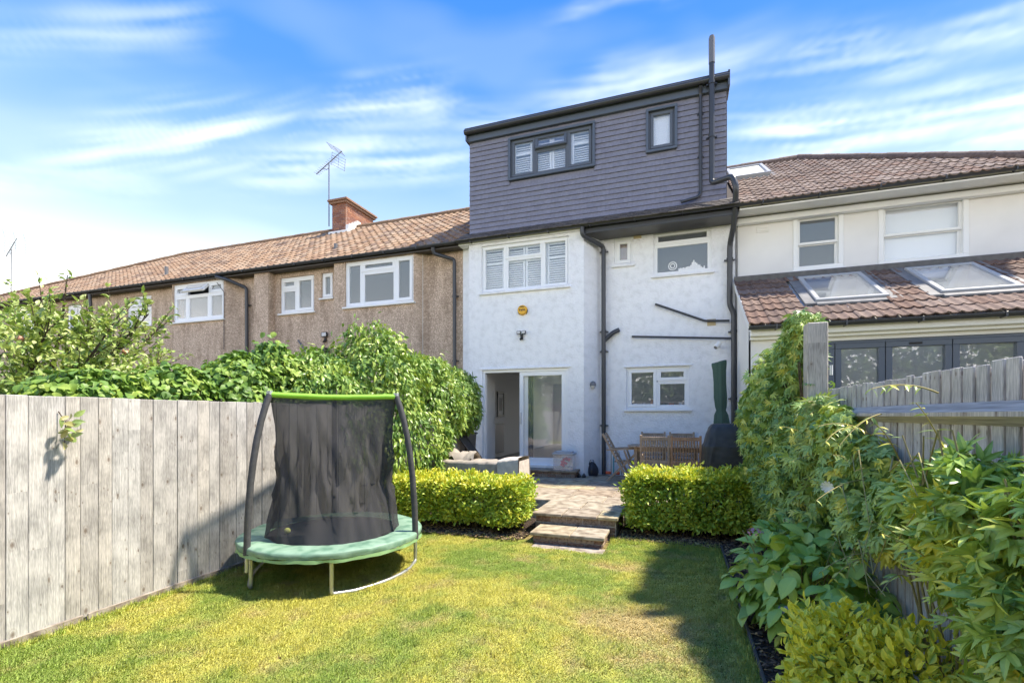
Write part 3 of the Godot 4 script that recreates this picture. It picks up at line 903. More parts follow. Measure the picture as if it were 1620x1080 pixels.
func brown_terrace() -> void:
	var tile = pantile_mesh(0.215, 0.36, 1, 0.026)
	# nearest
	var a = thing("pebbledash_house", "brown pebbledash terraced house with brick chimney, joined to the white house", "house", "brown pebbledash terrace", V(-8.5, 0, 11))
	var w = MB.new()
	wall_open(w, -8.77, -6.31, 0, 5.74, 10.5, 0.22, [[-8.42, -6.33, 4.52, 5.72]])
	wall_open(w, -11.06, -8.9, 0, 5.74, 10.75, 0.22, [[-10.88, -9.66, 4.57, 5.6], [-9.41, -9.02, 4.9, 5.6]])
	wall_open(w, -6.05, -5.07, 0, 5.74, 10.75, 0.22, [])
	prism(w, [[-6.31, 10.5], [-6.05, 10.75], [-6.05, 10.97], [-6.31, 10.72]], 0, 5.74)
	prism(w, [[-8.9, 10.75], [-8.77, 10.5], [-8.77, 10.72], [-8.9, 10.97]], 0, 5.74)
	w.box(V(-11.58, 0, 10.98), V(-11.06, 5.74, 10.5))
	part(a, "wall", w, M.pebble)
	w = MB.new()
	wall_open(w, -12.2, -5.07, 0, 5.8, 18.6, 0.2, [])
	part(a, "street_wall", w, M.pebble)
	window(a, -8.42, -6.33, 4.52, 5.72, 10.5, [[0.0, 0.25, 0.0, 1.0, 0], [0.25, 0.74, 0.74, 1.0, 1], [0.25, 0.74, 0.0, 0.74, 0], [0.74, 1.0, 0.0, 1.0, 1]], M.upvc, {"sill": M.white_paint, "fw": 0.075})
	window(a, -10.88, -9.66, 4.57, 5.6, 10.75, [[0.0, 0.47, 0.68, 1.0, 1], [0.0, 0.47, 0.0, 0.68, 0], [0.47, 1.0, 0.0, 1.0, 1]], M.upvc, {"sill": M.white_paint, "fw": 0.075})
	window(a, -9.41, -9.02, 4.9, 5.6, 10.75, [[0.0, 1.0, 0.0, 1.0, 1]], M.upvc, {"sill": M.white_paint, "fw": 0.065})
	room(a, -12.1, -5.1, 3.1, 5.72, 11.0, 18.59, M.room_blue, M.room_floor)
	house_roof(a, -12.25, -5.06, 0.0, 0.0, tile, M.tile_clay, 300)
	var ch = holder(a, "chimney")
	bricks(ch, -11.78, -11.18, 7.75, 9.2, 14.0, 15.6, M.brick_red, "fr", 0.225, 0.0763)
	var cap = MB.new()
	cap.box(V(-11.85, 9.2, 15.67), V(-11.11, 9.275, 13.93), 0.01)
	cap.box(V(-11.9, 9.277, 15.72), V(-11.06, 9.35, 13.88), 0.01)
	part(ch, "oversail", cap, M.chim_cap)
	var fl = MB.new()
	fl.box(V(-11.16, 9.352, 15.5), V(-11.8, 9.38, 14.1) * Vector3(1, 1, 1), 0.0)
	var ls = MB.new()
	ls.box(V(-11.9, 8.0, 14.2), V(-11.06, 8.22, 13.94), 0.01)
	for k in 4: ls.box(V(-11.2, 8.1 + k * 0.1, 14.2 + k * 0.16), V(-11.05, 8.42 + k * 0.1, 14.0 + k * 0.16), 0.01)
	part(ch, "flashing", ls, M.white_paint)
	vent(a, V(-9.5, 6.35, 11.45))
	pipe(a, "downpipe", [V(-5.7, 5.76, 10.36), V(-5.7, 5.62, 10.4), V(-5.26, 5.5, 10.65), V(-5.26, 0.3, 10.66)], 0.045, M.black_pvc, [V(-5.26, 4.6, 10.66), V(-5.26, 3.0, 10.66)])
	pipe(a, "cable", [V(-6.12, 5.7, 10.6), V(-6.12, 0.4, 10.6)], 0.009, mat(L(0.6, 0.55, 0.48), 0.7), [], 6)
	pipe(a, "waste_pipe", [V(-11.0, 3.26, 10.72), V(-9.85, 3.16, 10.72)], 0.022, M.white_paint)
	pipe(a, "waste_pipe", [V(-10.2, 3.78, 10.72), V(-9.88, 3.38, 10.72)], 0.022, M.grey_pvc)
	# second
	var b = thing("pebbledash_house", "brown pebbledash terraced house whose small top window hangs open", "house", "brown pebbledash terrace", V(-15.2, 0, 11))
	w = MB.new()
	wall_open(w, -14.93, -12.68, 0, 5.74, 10.5, 0.22, [[-14.9, -12.76, 4.53, 5.7]])
	wall_open(w, -18.4, -15.05, 0, 5.74, 10.75, 0.22, [[-17.43, -16.24, 4.6, 5.58]])
	wall_open(w, -12.35, -11.58, 0, 5.74, 10.75, 0.22, [])
	prism(w, [[-12.68, 10.5], [-12.35, 10.75], [-12.35, 10.97], [-12.68, 10.72]], 0, 5.74)
	prism(w, [[-15.05, 10.75], [-14.93, 10.5], [-14.93, 10.72], [-15.05, 10.97]], 0, 5.74)
	part(b, "wall", w, M.pebble)
	w = MB.new()
	wall_open(w, -18.4, -12.25, 0, 5.8, 18.6, 0.2, [])
	part(b, "street_wall", w, M.pebble)
	window(b, -14.9, -12.76, 4.53, 5.7, 10.5, [[0.0, 0.27, 0.68, 1.0, 1], [0.27, 0.7, 0.68, 1.0, 2], [0.7, 1.0, 0.68, 1.0, 1], [0.0, 0.27, 0.0, 0.68, 0], [0.27, 0.7, 0.0, 0.68, 0], [0.7, 1.0, 0.0, 0.68, 0]], M.upvc, {"sill": M.white_paint, "fw": 0.085, "tilt": 0.75})
	window(b, -17.43, -16.24, 4.6, 5.58, 10.75, [[0.0, 0.47, 0.62, 1.0, 1], [0.47, 1.0, 0.62, 1.0, 2], [0.0, 1.0, 0.0, 0.62, 0]], M.upvc, {"sill": M.white_paint, "fw": 0.085, "tilt": 0.3})
	room(b, -18.3, -12.3, 3.1, 5.72, 11.0, 18.59, M.room_blue, M.room_floor)
	house_roof(b, -18.4, -12.25, 0.0, 0.0, tile, M.tile_clay, 150)
	vent(b, V(-15.9, 6.2, 11.0))
	pipe(b, "downpipe", [V(-12.9, 5.74, 10.36), V(-12.5, 5.62, 10.4), V(-12.05, 5.4, 10.66), V(-12.05, 0.3, 10.68)], 0.05, M.black_pvc, [V(-12.05, 4.9, 10.67)])
	pipe(b, "overflow_pipe", [V(-13.0, 5.6, 10.47), V(-12.72, 5.3, 10.47), V(-12.72, 3.6, 10.47)], 0.01, M.black_pvc, [], 6)
	# third, beyond the apple tree
	var c = thing("pebbledash_house", "end house of the brown terrace with hipped roof, half hidden by the apple tree", "house", "brown pebbledash terrace", V(-22, 0, 11))
	w = MB.new()
	wall_open(w, -27.0, -18.42, 0, 5.74, 10.75, 0.22, [[-23.6, -22.4, 4.6, 5.55], [-20.6, -19.8, 4.6, 5.55]])
	w.box(V(-27.0, 0, 18.8), V(-18.42, 5.8, 18.6))
	w.box(V(-27.0, 0, 18.6), V(-26.8, 5.74, 10.97))
	part(c, "wall", w, M.pebble)
	for e in [[-23.6, -22.4], [-20.6, -19.8]]:
		window(c, e[0], e[1], 4.6, 5.55, 10.75, [[0.0, 0.5, 0.0, 1.0, 1], [0.5, 1.0, 0.0, 1.0, 0]], M.upvc, {"sill": M.white_paint, "fw": 0.08})
	room(c, -26.7, -18.5, 3.1, 5.9, 11.0, 15.5, M.room, M.room_floor)
	house_roof(c, -27.4, -18.4, 7.68, 0.0, tile, M.tile_clay, 60)
	pipe(c, "downpipe", [V(-18.7, 5.72, 10.4), V(-18.7, 0.3, 10.66)], 0.05, M.black_pvc)

func vent(parent: Node3D, at: Vector3) -> void:
	var m = MB.new()
	m.tube([at - Vector3(0, 0.3, 0), at + Vector3(0, 0.32, 0)], 0.055, 12)
	m.tube([at - Vector3(0, 0.12, 0), at - Vector3(0, 0.04, 0)], 0.085, 12)
	part(parent, "vent_pipe", m, M.grey_pvc)

func house_roof(h: Node3D, x0: float, x1: float, hip0: float, hip1: float, tile: Mesh, cols: Array, most: int, w := 0.215, gauge := 0.30) -> void:
	var rb = MB.new()
	roof_back(rb, x0, x1, hip0, hip1)
	part(h, "roof", rb, M.felt)
	var keep = func(x, p):
		var t: float = (p.y - EAVE_Y) / (RIDGE_Y - EAVE_Y)
		return x > x0 + hip0 * t and x < x1 - hip1 * t
	lay_tiles(h, tile, cols, x0, x1, w, V(0, EAVE_Y, EAVE_D), V(0, RIDGE_Y, RIDGE_D), gauge, keep, 0.005, most)
	var rm = tones(M.tile, [cols[0] * 0.8, cols[2] * 0.8, cols[1] * 0.75])
	ridge_tiles(h, V(x0 + hip0, RIDGE_Y + 0.02, RIDGE_D), V(x1 - hip1, RIDGE_Y + 0.02, RIDGE_D), rm)
	if hip0 > 0: ridge_tiles(h, V(x0, EAVE_Y + 0.03, EAVE_D), V(x0 + hip0, RIDGE_Y + 0.03, RIDGE_D), rm)
	if hip1 > 0: ridge_tiles(h, V(x1, EAVE_Y + 0.03, EAVE_D), V(x1 - hip1, RIDGE_Y + 0.03, RIDGE_D), rm)
	var s = MB.new()
	s.box(V(x0, 5.745, 10.95), V(x1, 5.77, 10.43), 0.003)
	s.box(V(x0, 5.72, 10.46), V(x1, 5.86, 10.43), 0.003)
	part(h, "soffit", s, M.white_paint if cols == M.tile_concrete else M.soffit_grey)
	gutter(h, x0, x1, 5.83, 10.37, M.black_pvc)

func right_house() -> void:
	var h = thing("cream_house", "cream rendered end house with sash windows and tiled rear extension", "house", "", V(3.5, 0, 10))
	var w = MB.new()
	wall_open(w, 1.12, 6.1, 0, 5.74, 11.0, 0.24, [[2.23, 2.96, 4.58, 5.62], [3.67, 4.91, 4.55, 5.64]])
	w.box(V(5.86, 0, 18.6), V(6.1, 5.74, 11.25))
	part(h, "wall", w, M.cream)
	w = MB.new()
	wall_open(w, 1.12, 6.1, 0, 5.74, 18.6, 0.2, [])
	part(h, "street_wall", w, M.cream)
	room(h, 1.2, 5.8, 4.3, 5.72, 11.26, 18.59, M.room_blue, M.room_floor)
	sash(h, 2.23, 2.96, 4.58, 5.62, 11.0, false)
	sash(h, 3.67, 4.91, 4.55, 5.64, 11.0, true)
	var dr = pantile_mesh(0.30, 0.40, 2, 0.021)
	house_roof(h, 1.12, 6.15, 0.0, 3.18, dr, M.tile_concrete, 300, 0.30, 0.31)
	var fs = MB.new()
	fs.box(V(1.12, 5.60, 11.0), V(6.12, 5.715, 10.86), 0.01)
	part(h, "cornice", fs, M.white_paint)
	var ab = MB.new()
	ab.box(V(1.5, 5.42, 11.02), V(1.72, 5.56, 10.985), 0.004)
	for k in 2: ab.box(V(1.53, 5.45 + k * 0.05, 11.0), V(1.69, 5.47 + k * 0.05, 10.975))
	part(h, "air_brick", ab, M.cream)
	roof_light(h, 1.22, 2.0, V(0, 7.37, 12.82), V(0, 8.2, 14.12), true)
	# single-storey extension with lean-to roof
	var e = holder(h, "extension")
	var ew = MB.new()
	wall_open(ew, 1.12, 6.1, 0, 3.08, 8.88, 0.24, [[1.62, 5.9, 0.35, 2.84]])
	# side wall under the slope
	var s0 = V(1.12, 0, 8.88); var s1 := V(1.12, 0, 11.0); var s2 := V(1.12, 4.36, 11.0); var s3 := V(1.12, 3.16, 8.88)
	ew.quad(s0, s1, s2, s3, Vector3(-1, 0, 0))
	ew.quad(V(1.3, 0, 9.12), V(1.3, 0, 11.0), V(1.3, 4.36, 11.0), V(1.3, 3.1, 9.12), Vector3(1, 0, 0))
	ew.quad(V(6.1, 0, 8.88), V(6.1, 0, 11.0), V(6.1, 4.36, 11.0), V(6.1, 3.16, 8.88), Vector3(1, 0, 0))
	part(e, "wall", ew, M.cream)
	var fl = MB.new()
	fl.box(V(1.14, 0.3, 15.0), V(6.08, 0.35, 8.9))
	part(e, "floor", fl, M.room_floor)
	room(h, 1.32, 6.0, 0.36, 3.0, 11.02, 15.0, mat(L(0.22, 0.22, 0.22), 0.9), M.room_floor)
	var up = (V(0, 4.45, 11.0) - V(0, 3.14, 8.66)).normalized()
	var holes = [[2.24, 3.19], [3.97, 4.89]]
	var under = MB.new()
	# roof sheet with two openings
	var cuts = [1.06, 2.24, 3.19, 3.97, 4.89, 6.2]
	for k in 5:
		var at = func(x, t): return V(x, lerpf(3.10, 4.41, t), lerpf(8.66, 11.0, t))
		if k % 2 == 0: under.flat(at.call(cuts[k], 0.0), at.call(cuts[k + 1], 0.0), at.call(cuts[k + 1], 1.0), at.call(cuts[k], 1.0), V(3, 2, 10))
		else:
			under.flat(at.call(cuts[k], 0.0), at.call(cuts[k + 1], 0.0), at.call(cuts[k + 1], 0.34), at.call(cuts[k], 0.34), V(3, 2, 10))
			under.flat(at.call(cuts[k], 0.9), at.call(cuts[k + 1], 0.9), at.call(cuts[k + 1], 1.0), at.call(cuts[k], 1.0), V(3, 2, 10))
	part(e, "roof_lining", under, M.room_white)
	var keep = func(x, p):
		var dd: float = -p.z
		for q in holes:
			if x > q[0] - 0.13 and x < q[1] + 0.13 and dd > 9.36 and dd < 10.85: return false
		return true
	lay_tiles(e, dr, [Color(0.20, 0.135, 0.11), Color(0.235, 0.165, 0.135), Color(0.17, 0.115, 0.095), Color(0.265, 0.195, 0.165), Color(0.21, 0.13, 0.10)], 1.06, 6.2, 0.30, V(0, 3.14, 8.66), V(0, 4.45, 11.0), 0.335, keep, 0.005, 300)
	for q in holes: roof_light(e, q[0], q[1], V(0, 3.58, 9.45), V(0, 4.31, 10.75), false)
	var ld = MB.new()
	ld.bar(V(1.06, 4.43, 10.93), V(6.15, 4.43, 10.93), 0.02, 0.22, Vector3(0, 0.85, 0.5), 0.004)
	ld.box(V(1.1, 4.44, 11.0), V(6.1, 4.53, 10.98), 0.003)
	part(e, "flashing", ld, M.lead)
	var vg = MB.new()
	vg.bar(V(1.075, 3.10, 8.66), V(1.075, 4.42, 11.0), 0.03, 0.11, Vector3.UP, 0.004)
	part(e, "verge", vg, M.white_paint)
	var fa = MB.new()
	fa.box(V(1.1, 2.95, 8.86), V(6.15, 3.1, 8.72), 0.01)
	fa.box(V(1.1, 2.90, 8.87), V(6.15, 2.95, 8.8), 0.006)
	part(e, "fascia", fa, M.white_paint)
	gutter(e, 1.06, 6.2, 3.10, 8.63, M.black_pvc)
	# bifold doors
	var bf = holder(e, "bifold_doors")
	var fr = MB.new()
	ring(fr, 1.62, 5.9, 0.35, 2.84, 8.9, 9.0, 0.05)
	part(bf, "frame", fr, M.anthracite)
	var xs = [1.67, 2.33, 3.0, 3.83, 4.66, 5.85]
	for k in 5:
		var s = MB.new()
		ring(s, xs[k] + 0.005, xs[k + 1] - 0.005, 0.4, 2.79, 8.87, 8.96, 0.085)
		var lf = part(bf, "leaf", s, M.anthracite)
		var p = MB.new()
		pane(p, xs[k] + 0.08, xs[k + 1] - 0.08, 0.48, 2.71, 8.9)
		part(lf, "pane", p, M.glass)
		if k == 2:
			var v = MB.new()
			v.box(V(3.3, 2.735, 8.88), V(3.46, 2.765, 8.855), 0.004)
			part(lf, "trickle_vent", v, M.black)

func sash(h: Node3D, x0: float, x1: float, y0: float, y1: float, d: float, white: bool) -> void:
	var w = holder(h, "sash_window")
	var f = MB.new()
	ring(f, x0 - 0.07, x1 + 0.07, y0 - 0.02, y1 + 0.07, d - 0.025, d + 0.1, 0.085, 0.008)
	f.box(V(x0 - 0.1, y0 - 0.07, d + 0.1), V(x1 + 0.1, y0 - 0.02, d - 0.07), 0.008)
	part(w, "frame", f, M.white_paint)
	var mid = (y0 + y1) / 2
	for k in [[mid - 0.02, y1, 0.03], [y0, mid + 0.02, 0.075]]:
		var s = MB.new()
		ring(s, x0 + 0.01, x1 - 0.01, k[0] + 0.005, k[1] - 0.005, d + k[2], d + k[2] + 0.042, 0.05)
		var o = part(w, "sash", s, M.white_paint)
		var p = MB.new()
		pane(p, x0 + 0.055, x1 - 0.055, k[0] + 0.05, k[1] - 0.05, d + k[2] + 0.012)
		part(o, "pane", p, M.glass)
	if white:
		var b = MB.new()
		b.box(V(x0, y0, d + 0.152), V(x1, y1, d + 0.15))
		part(w, "blind", b, M.blind)

func roof_light(h: Node3D, x0: float, x1: float, a: Vector3, b: Vector3, shut: bool) -> void:
	var w = holder(h, "roof_light")
	var up = (b - a).normalized()
	var nrm = up.cross(Vector3.LEFT)
	if nrm.y < 0: nrm = -nrm
	var f = MB.new()
	var t = Transform3D(Basis(Vector3.RIGHT, nrm, -up), a)
	f.xf = t
	var len = a.distance_to(b)
	var top = 0.12 if shut else 0.07
	for q in [[x0 - 0.05, x1 + 0.05, -0.03, 0.05], [x0 - 0.05, x1 + 0.05, len - 0.05, len + 0.03]]:
		f.box(Vector3(q[0], -0.04, -q[3]), Vector3(q[1], top, -q[2]), 0.01)
	for x in [x0 - 0.05, x1 - 0.03]:
		f.box(Vector3(x, -0.04, -len + 0.05), Vector3(x + 0.08, top, -0.05), 0.01)
	part(w, "frame", f, M.grey_trim)
	var fl = MB.new()
	fl.xf = t
	for q in [[x0 - 0.22, x0 - 0.05, -0.1, len + 0.2], [x1 + 0.05, x1 + 0.22, -0.1, len + 0.2], [x0 - 0.05, x1 + 0.05, len + 0.03, len + 0.2], [x0 - 0.05, x1 + 0.05, -0.16, -0.03]]:
		fl.box(Vector3(q[0], 0.0, -q[3]), Vector3(q[1], 0.032, -q[2]), 0.003)
	part(w, "flashing", fl, M.lead)
	var p = MB.new()
	p.xf = t
	for k in [0.03, 0.048]: p.box(Vector3(x0, k, -len), Vector3(x1, k + 0.004, 0))
	if not shut: part(w, "pane", p, M.glass)
	var r = MB.new()
	r.xf = t
	if shut:
		r.box(Vector3(x0, 0.03, -len), Vector3(x1, 0.085, 0))
		part(w, "blind", r, mat(L(0.72, 0.70, 0.60), 0.8))
	else:
		for q in [[x0 - 0.02, x0], [x1, x1 + 0.02]]: r.box(Vector3(q[0], -0.55, -len), Vector3(q[1], -0.04, 0))
		for q in [[-len, -len + 0.02], [-0.02, 0.0]]: r.box(Vector3(x0, -0.55, q[0]), Vector3(x1, -0.04, q[1]))
		part(w, "shaft", r, M.room_white)

# ---------- plants
func leaf_mesh(length: float, wide: float, fold := 0.18, droop := 0.25, seg := 4, inner := Color.WHITE, outer := Color.WHITE) -> ArrayMesh:
	# grows along +y from the origin, face towards +z
	var mb = MB.new()
	mb.tinted = inner != outer
	var rows = []
	for i in seg + 1:
		var t = float(i) / seg
		var w = wide * 0.5 * pow(sin(PI * pow(clampf(t, 0.015, 0.985), 0.8)), 0.85)
		if i == seg: w = 0.0008
		var y = length * t
		var z = -droop * length * t * t
		rows.append([Vector3(-w, y, z + fold * w), Vector3(0, y, z), Vector3(w, y, z + fold * w)])
	for i in seg:
		for j in 2:
			var q = [rows[i][j], rows[i][j + 1], rows[i + 1][j + 1], rows[i + 1][j]]
			var nr = (q[1] - q[0]).cross(q[2] - q[0])
			if nr.length() < 1e-12: nr = (q[2] - q[0]).cross(q[3] - q[0])
			nr = nr.normalized()
			if nr.z < 0: nr = -nr
			for k in [0, 2, 1, 0, 3, 2]:
				mb.col = inner if ((j == 0 and (k == 1 or k == 2)) or (j == 1 and (k == 0 or k == 3))) else outer
				mb.put(q[k], nr, Vector2.ZERO)
	return mb.mesh()
func tiny_leaf(length: float, wide: float, fold := 0.3, droop := 0.2) -> ArrayMesh:
	return leaf_mesh(length, wide, fold, droop, 3)
func palm_leaf(length: float, fingers := 5) -> ArrayMesh:
	var mb = MB.new()
	for f in fingers:
		var an = (f - (fingers - 1) / 2.0) * 0.62
		var l = length * (1.0 - 0.13 * absf(f - (fingers - 1) / 2.0))
		var dir = Vector3(sin(an), cos(an), 0)
		var side = Vector3(cos(an), -sin(an), 0)
		var w = l * 0.13
		var a = Vector3.ZERO
		var m = dir * l * 0.45 + Vector3(0, 0, -0.02 * l)
		var e = dir * l + Vector3(0, 0, -0.2 * l)
		for s in [-1.0, 1.0]:
			var k = m + side * w * s + Vector3(0, 0, 0.35 * w)
			for t in [[a, k, m], [k, e, m]]:
				var nr = (t[1] - t[0]).cross(t[2] - t[0]).normalized()
				if nr.z < 0: nr = -nr
				mb.tri(t[0], t[1], t[2], nr)
	return mb.mesh()
func hand_leaf(length: float, wide: float, fingers := 5) -> ArrayMesh:
	# a divided leaf: full leaflets spread like fingers
	var mb = MB.new()
	mb.tinted = true
	for f in fingers:
		var off = f - (fingers - 1) / 2.0
		var l = leaf_mesh(length * (1.0 - 0.14 * absf(off)), wide, 0.25, 0.3, 4, Color(1.3, 1.25, 1.2), Color(0.88, 0.92, 0.85))
		var a = l.surface_get_arrays(0)
		var t = Basis(Vector3.BACK, -off * 0.6) * Basis(Vector3.RIGHT, 0.12 * absf(off))
		for i in a[Mesh.ARRAY_VERTEX].size():
			mb.col = a[Mesh.ARRAY_COLOR][i]
			mb.put(t * a[Mesh.ARRAY_VERTEX][i], t * a[Mesh.ARRAY_NORMAL][i], Vector2.ZERO)
	return mb.mesh()
func leaf_xf(at: Vector3, dir: Vector3, face: Vector3, s: float) -> Transform3D:
	var y = dir.normalized()
	var z = (face - y * face.dot(y))
	if z.length() < 0.01: z = y.cross(Vector3(0.3, 0.2, 0.9))
	z = z.normalized()
	return Transform3D(Basis(y.cross(z) * s, y * s, z * s), at)
func leaf_mat(rough := 0.5, glow := 0.35) -> StandardMaterial3D:
	var m = mat(Color.WHITE, rough)
	m.backlight_enabled = true
	m.backlight = L(glow, glow, glow * 0.6)
	return m
func blob_leaves(blobs: Array, count: int, opts: Dictionary) -> Array:
	# leaves spread through the outer part of a union of lumpy ellipsoids [centre, radii]
	var lump = FastNoiseLite.new()
	lump.seed = opts.get("seed", 1); lump.frequency = opts.get("lump", 1.6); lump.fractal_octaves = 3
	var area = []
	var total = 0.0
	for b in blobs:
		total += pow(b[1].x * b[1].y, 0.8) + pow(b[1].y * b[1].z, 0.8) + pow(b[1].x * b[1].z, 0.8)
		area.append(total)
	var where = []
	var pick = []
	var nt: int = opts.get("tones", 4)
	var tries = 0
	while where.size() < count and tries < count * 6:
		tries += 1
		var q = rng.randf() * total
		var i = 0
		while area[i] < q: i += 1
		var b = blobs[i]
		var dir = rv()
		if dir.length() > 1.0 or dir.length() < 0.05: continue
		dir = dir.normalized()
		var p0: Vector3 = b[0] + dir * b[1]
		var bump = lump.get_noise_3dv(p0)
		var depth = -absf(rng.randfn(0.0, opts.get("deep", 0.1))) + bump * opts.get("rough", 0.25)
		if rng.randf() < opts.get("stray", 0.03): depth += rf(0.02, 0.15)
		var p: Vector3 = b[0] + dir * b[1] * (1.0 + depth)
		if p.y < opts.get("floor", 0.02): continue
		if opts.has("clip") and not opts.clip.call(p): continue
		var inside = false
		for k in blobs.size():
			if k != i and ((p - blobs[k][0]) / blobs[k][1]).length() < 0.78: inside = true
		if inside: continue
		var out = (dir / b[1]).normalized()
		var face = (out * opts.get("out", 0.8) + Vector3.UP * opts.get("up", 0.5) + rv() * opts.get("mess", 0.7)).normalized()
		var grow = (out * 0.5 + Vector3.DOWN * opts.get("hang", 0.6) + rv() * opts.get("wild", 0.8)).normalized()
		where.append(leaf_xf(p, grow, face, rf(0.65, 1.25)))
		# colour follows the shoot: whole patches are younger, paler growth
		var leaf_tone = lump.get_noise_3dv(p * 1.7 + Vector3(50, 0, 0)) * 1.3 + rf(-0.5, 0.5)
		pick.append(clampi(int((leaf_tone * 0.5 + 0.5) * nt), 0, nt - 1))
	return [where, pick]
func plant_leaves(o: Node3D, mesh: Mesh, cols: Array, got: Array, most: int, rough := 0.45, glow := 0.35) -> void:
	var lm = leaf_mat(rough, glow)
	lm.vertex_color_use_as_albedo = true
	scatter(o, "leaf", "foliage", mesh, tones(lm, cols), cols, tinted(lm), got[0], got[1], most)
func stems(o: Node3D, called: String, paths: Array, r0: float, r1: float, m: Material) -> void:
	for p in paths:
		var mb = MB.new()
		var rr = []
		for i in p.size(): rr.append(lerpf(r0, r1, float(i) / (p.size() - 1)))
		mb.tube(p, rr, 6)
		part(o, called, mb, m)

func build_hedge(label: String, x0: float, x1: float, d0: float, d1: float, top: float, count: int) -> void:
	var ce = V((x0 + x1) / 2, (top + 0.14) / 2, (d0 + d1) / 2)
	var h = Vector3((x1 - x0) / 2, (top - 0.14) / 2, (d1 - d0) / 2)
	var o = thing("box_hedge", label, "hedge", "clipped golden hedges by the steps", V(ce.x, 0, -ce.z))
	var lump = FastNoiseLite.new()
	lump.frequency = 2.2; lump.seed = int(x0 * 10)
	var where = []
	var pick = []
	for i in count:
		var f = rng.randf() * (h.x * h.y + h.x * h.z * 1.0 + h.y * h.z)
		var p = Vector3(rf(-1, 1), rf(-1, 1), rf(-1, 1))
		var ax = 2 if f < h.x * h.y else (1 if f < h.x * h.y + h.x * h.z else 0)
		p[ax] = -1.0 if rng.randf() < 0.5 else 1.0
		if ax == 1 and p.y < 0 and rng.randf() < 0.6: p.y = 1.0
		var nn = pow(pow(absf(p.x), 9.0) + pow(absf(p.y), 9.0) + pow(absf(p.z), 9.0), 1.0 / 9.0)
		p /= nn
		var out = Vector3(signf(p.x) * pow(absf(p.x), 7.0), signf(p.y) * pow(absf(p.y), 7.0), signf(p.z) * pow(absf(p.z), 7.0)).normalized()
		var q = ce + p * h
		q += out * (lump.get_noise_3dv(q) * 0.13 - absf(rng.randfn(0, 0.06)) + (rf(0.0, 0.1) if rng.randf() < 0.16 else 0.0))
		if q.y < 0.12 + rf(0, 0.08): continue
		where.append(leaf_xf(q, (out * 0.7 + Vector3.UP * 0.35 + rv() * 0.8), (out * 0.6 + Vector3.UP * 0.6 + rv() * 0.8), rf(0.7, 1.3)))
		# leaf tone shifts in patches, and leaves on the top run yellower
		var leaf_tone = lump.get_noise_3dv(q * 1.5 + Vector3(30, 0, 0)) * 0.7 + rf(-0.5, 0.5)
		if out.y > 0.5: leaf_tone += 0.45
		pick.append(clampi(int((leaf_tone * 0.5 + 0.45) * 5), 0, 4))
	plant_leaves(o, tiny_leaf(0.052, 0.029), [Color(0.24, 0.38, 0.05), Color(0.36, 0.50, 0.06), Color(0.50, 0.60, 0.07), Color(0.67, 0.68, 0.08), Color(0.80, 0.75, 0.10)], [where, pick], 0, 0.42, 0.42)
	var paths = []
	for i in 26:
		var x = rf(x0 + 0.1, x1 - 0.1)
		var d = rf(d0 + 0.12, d1 - 0.12)
		paths.append([V(x, 0, d), V(x + rf(-0.08, 0.08), 0.25, d + rf(-0.08, 0.08)), V(x + rf(-0.2, 0.2), top - 0.2, d + rf(-0.15, 0.15))])
	stems(o, "stem", paths, 0.014, 0.005, M.bark)

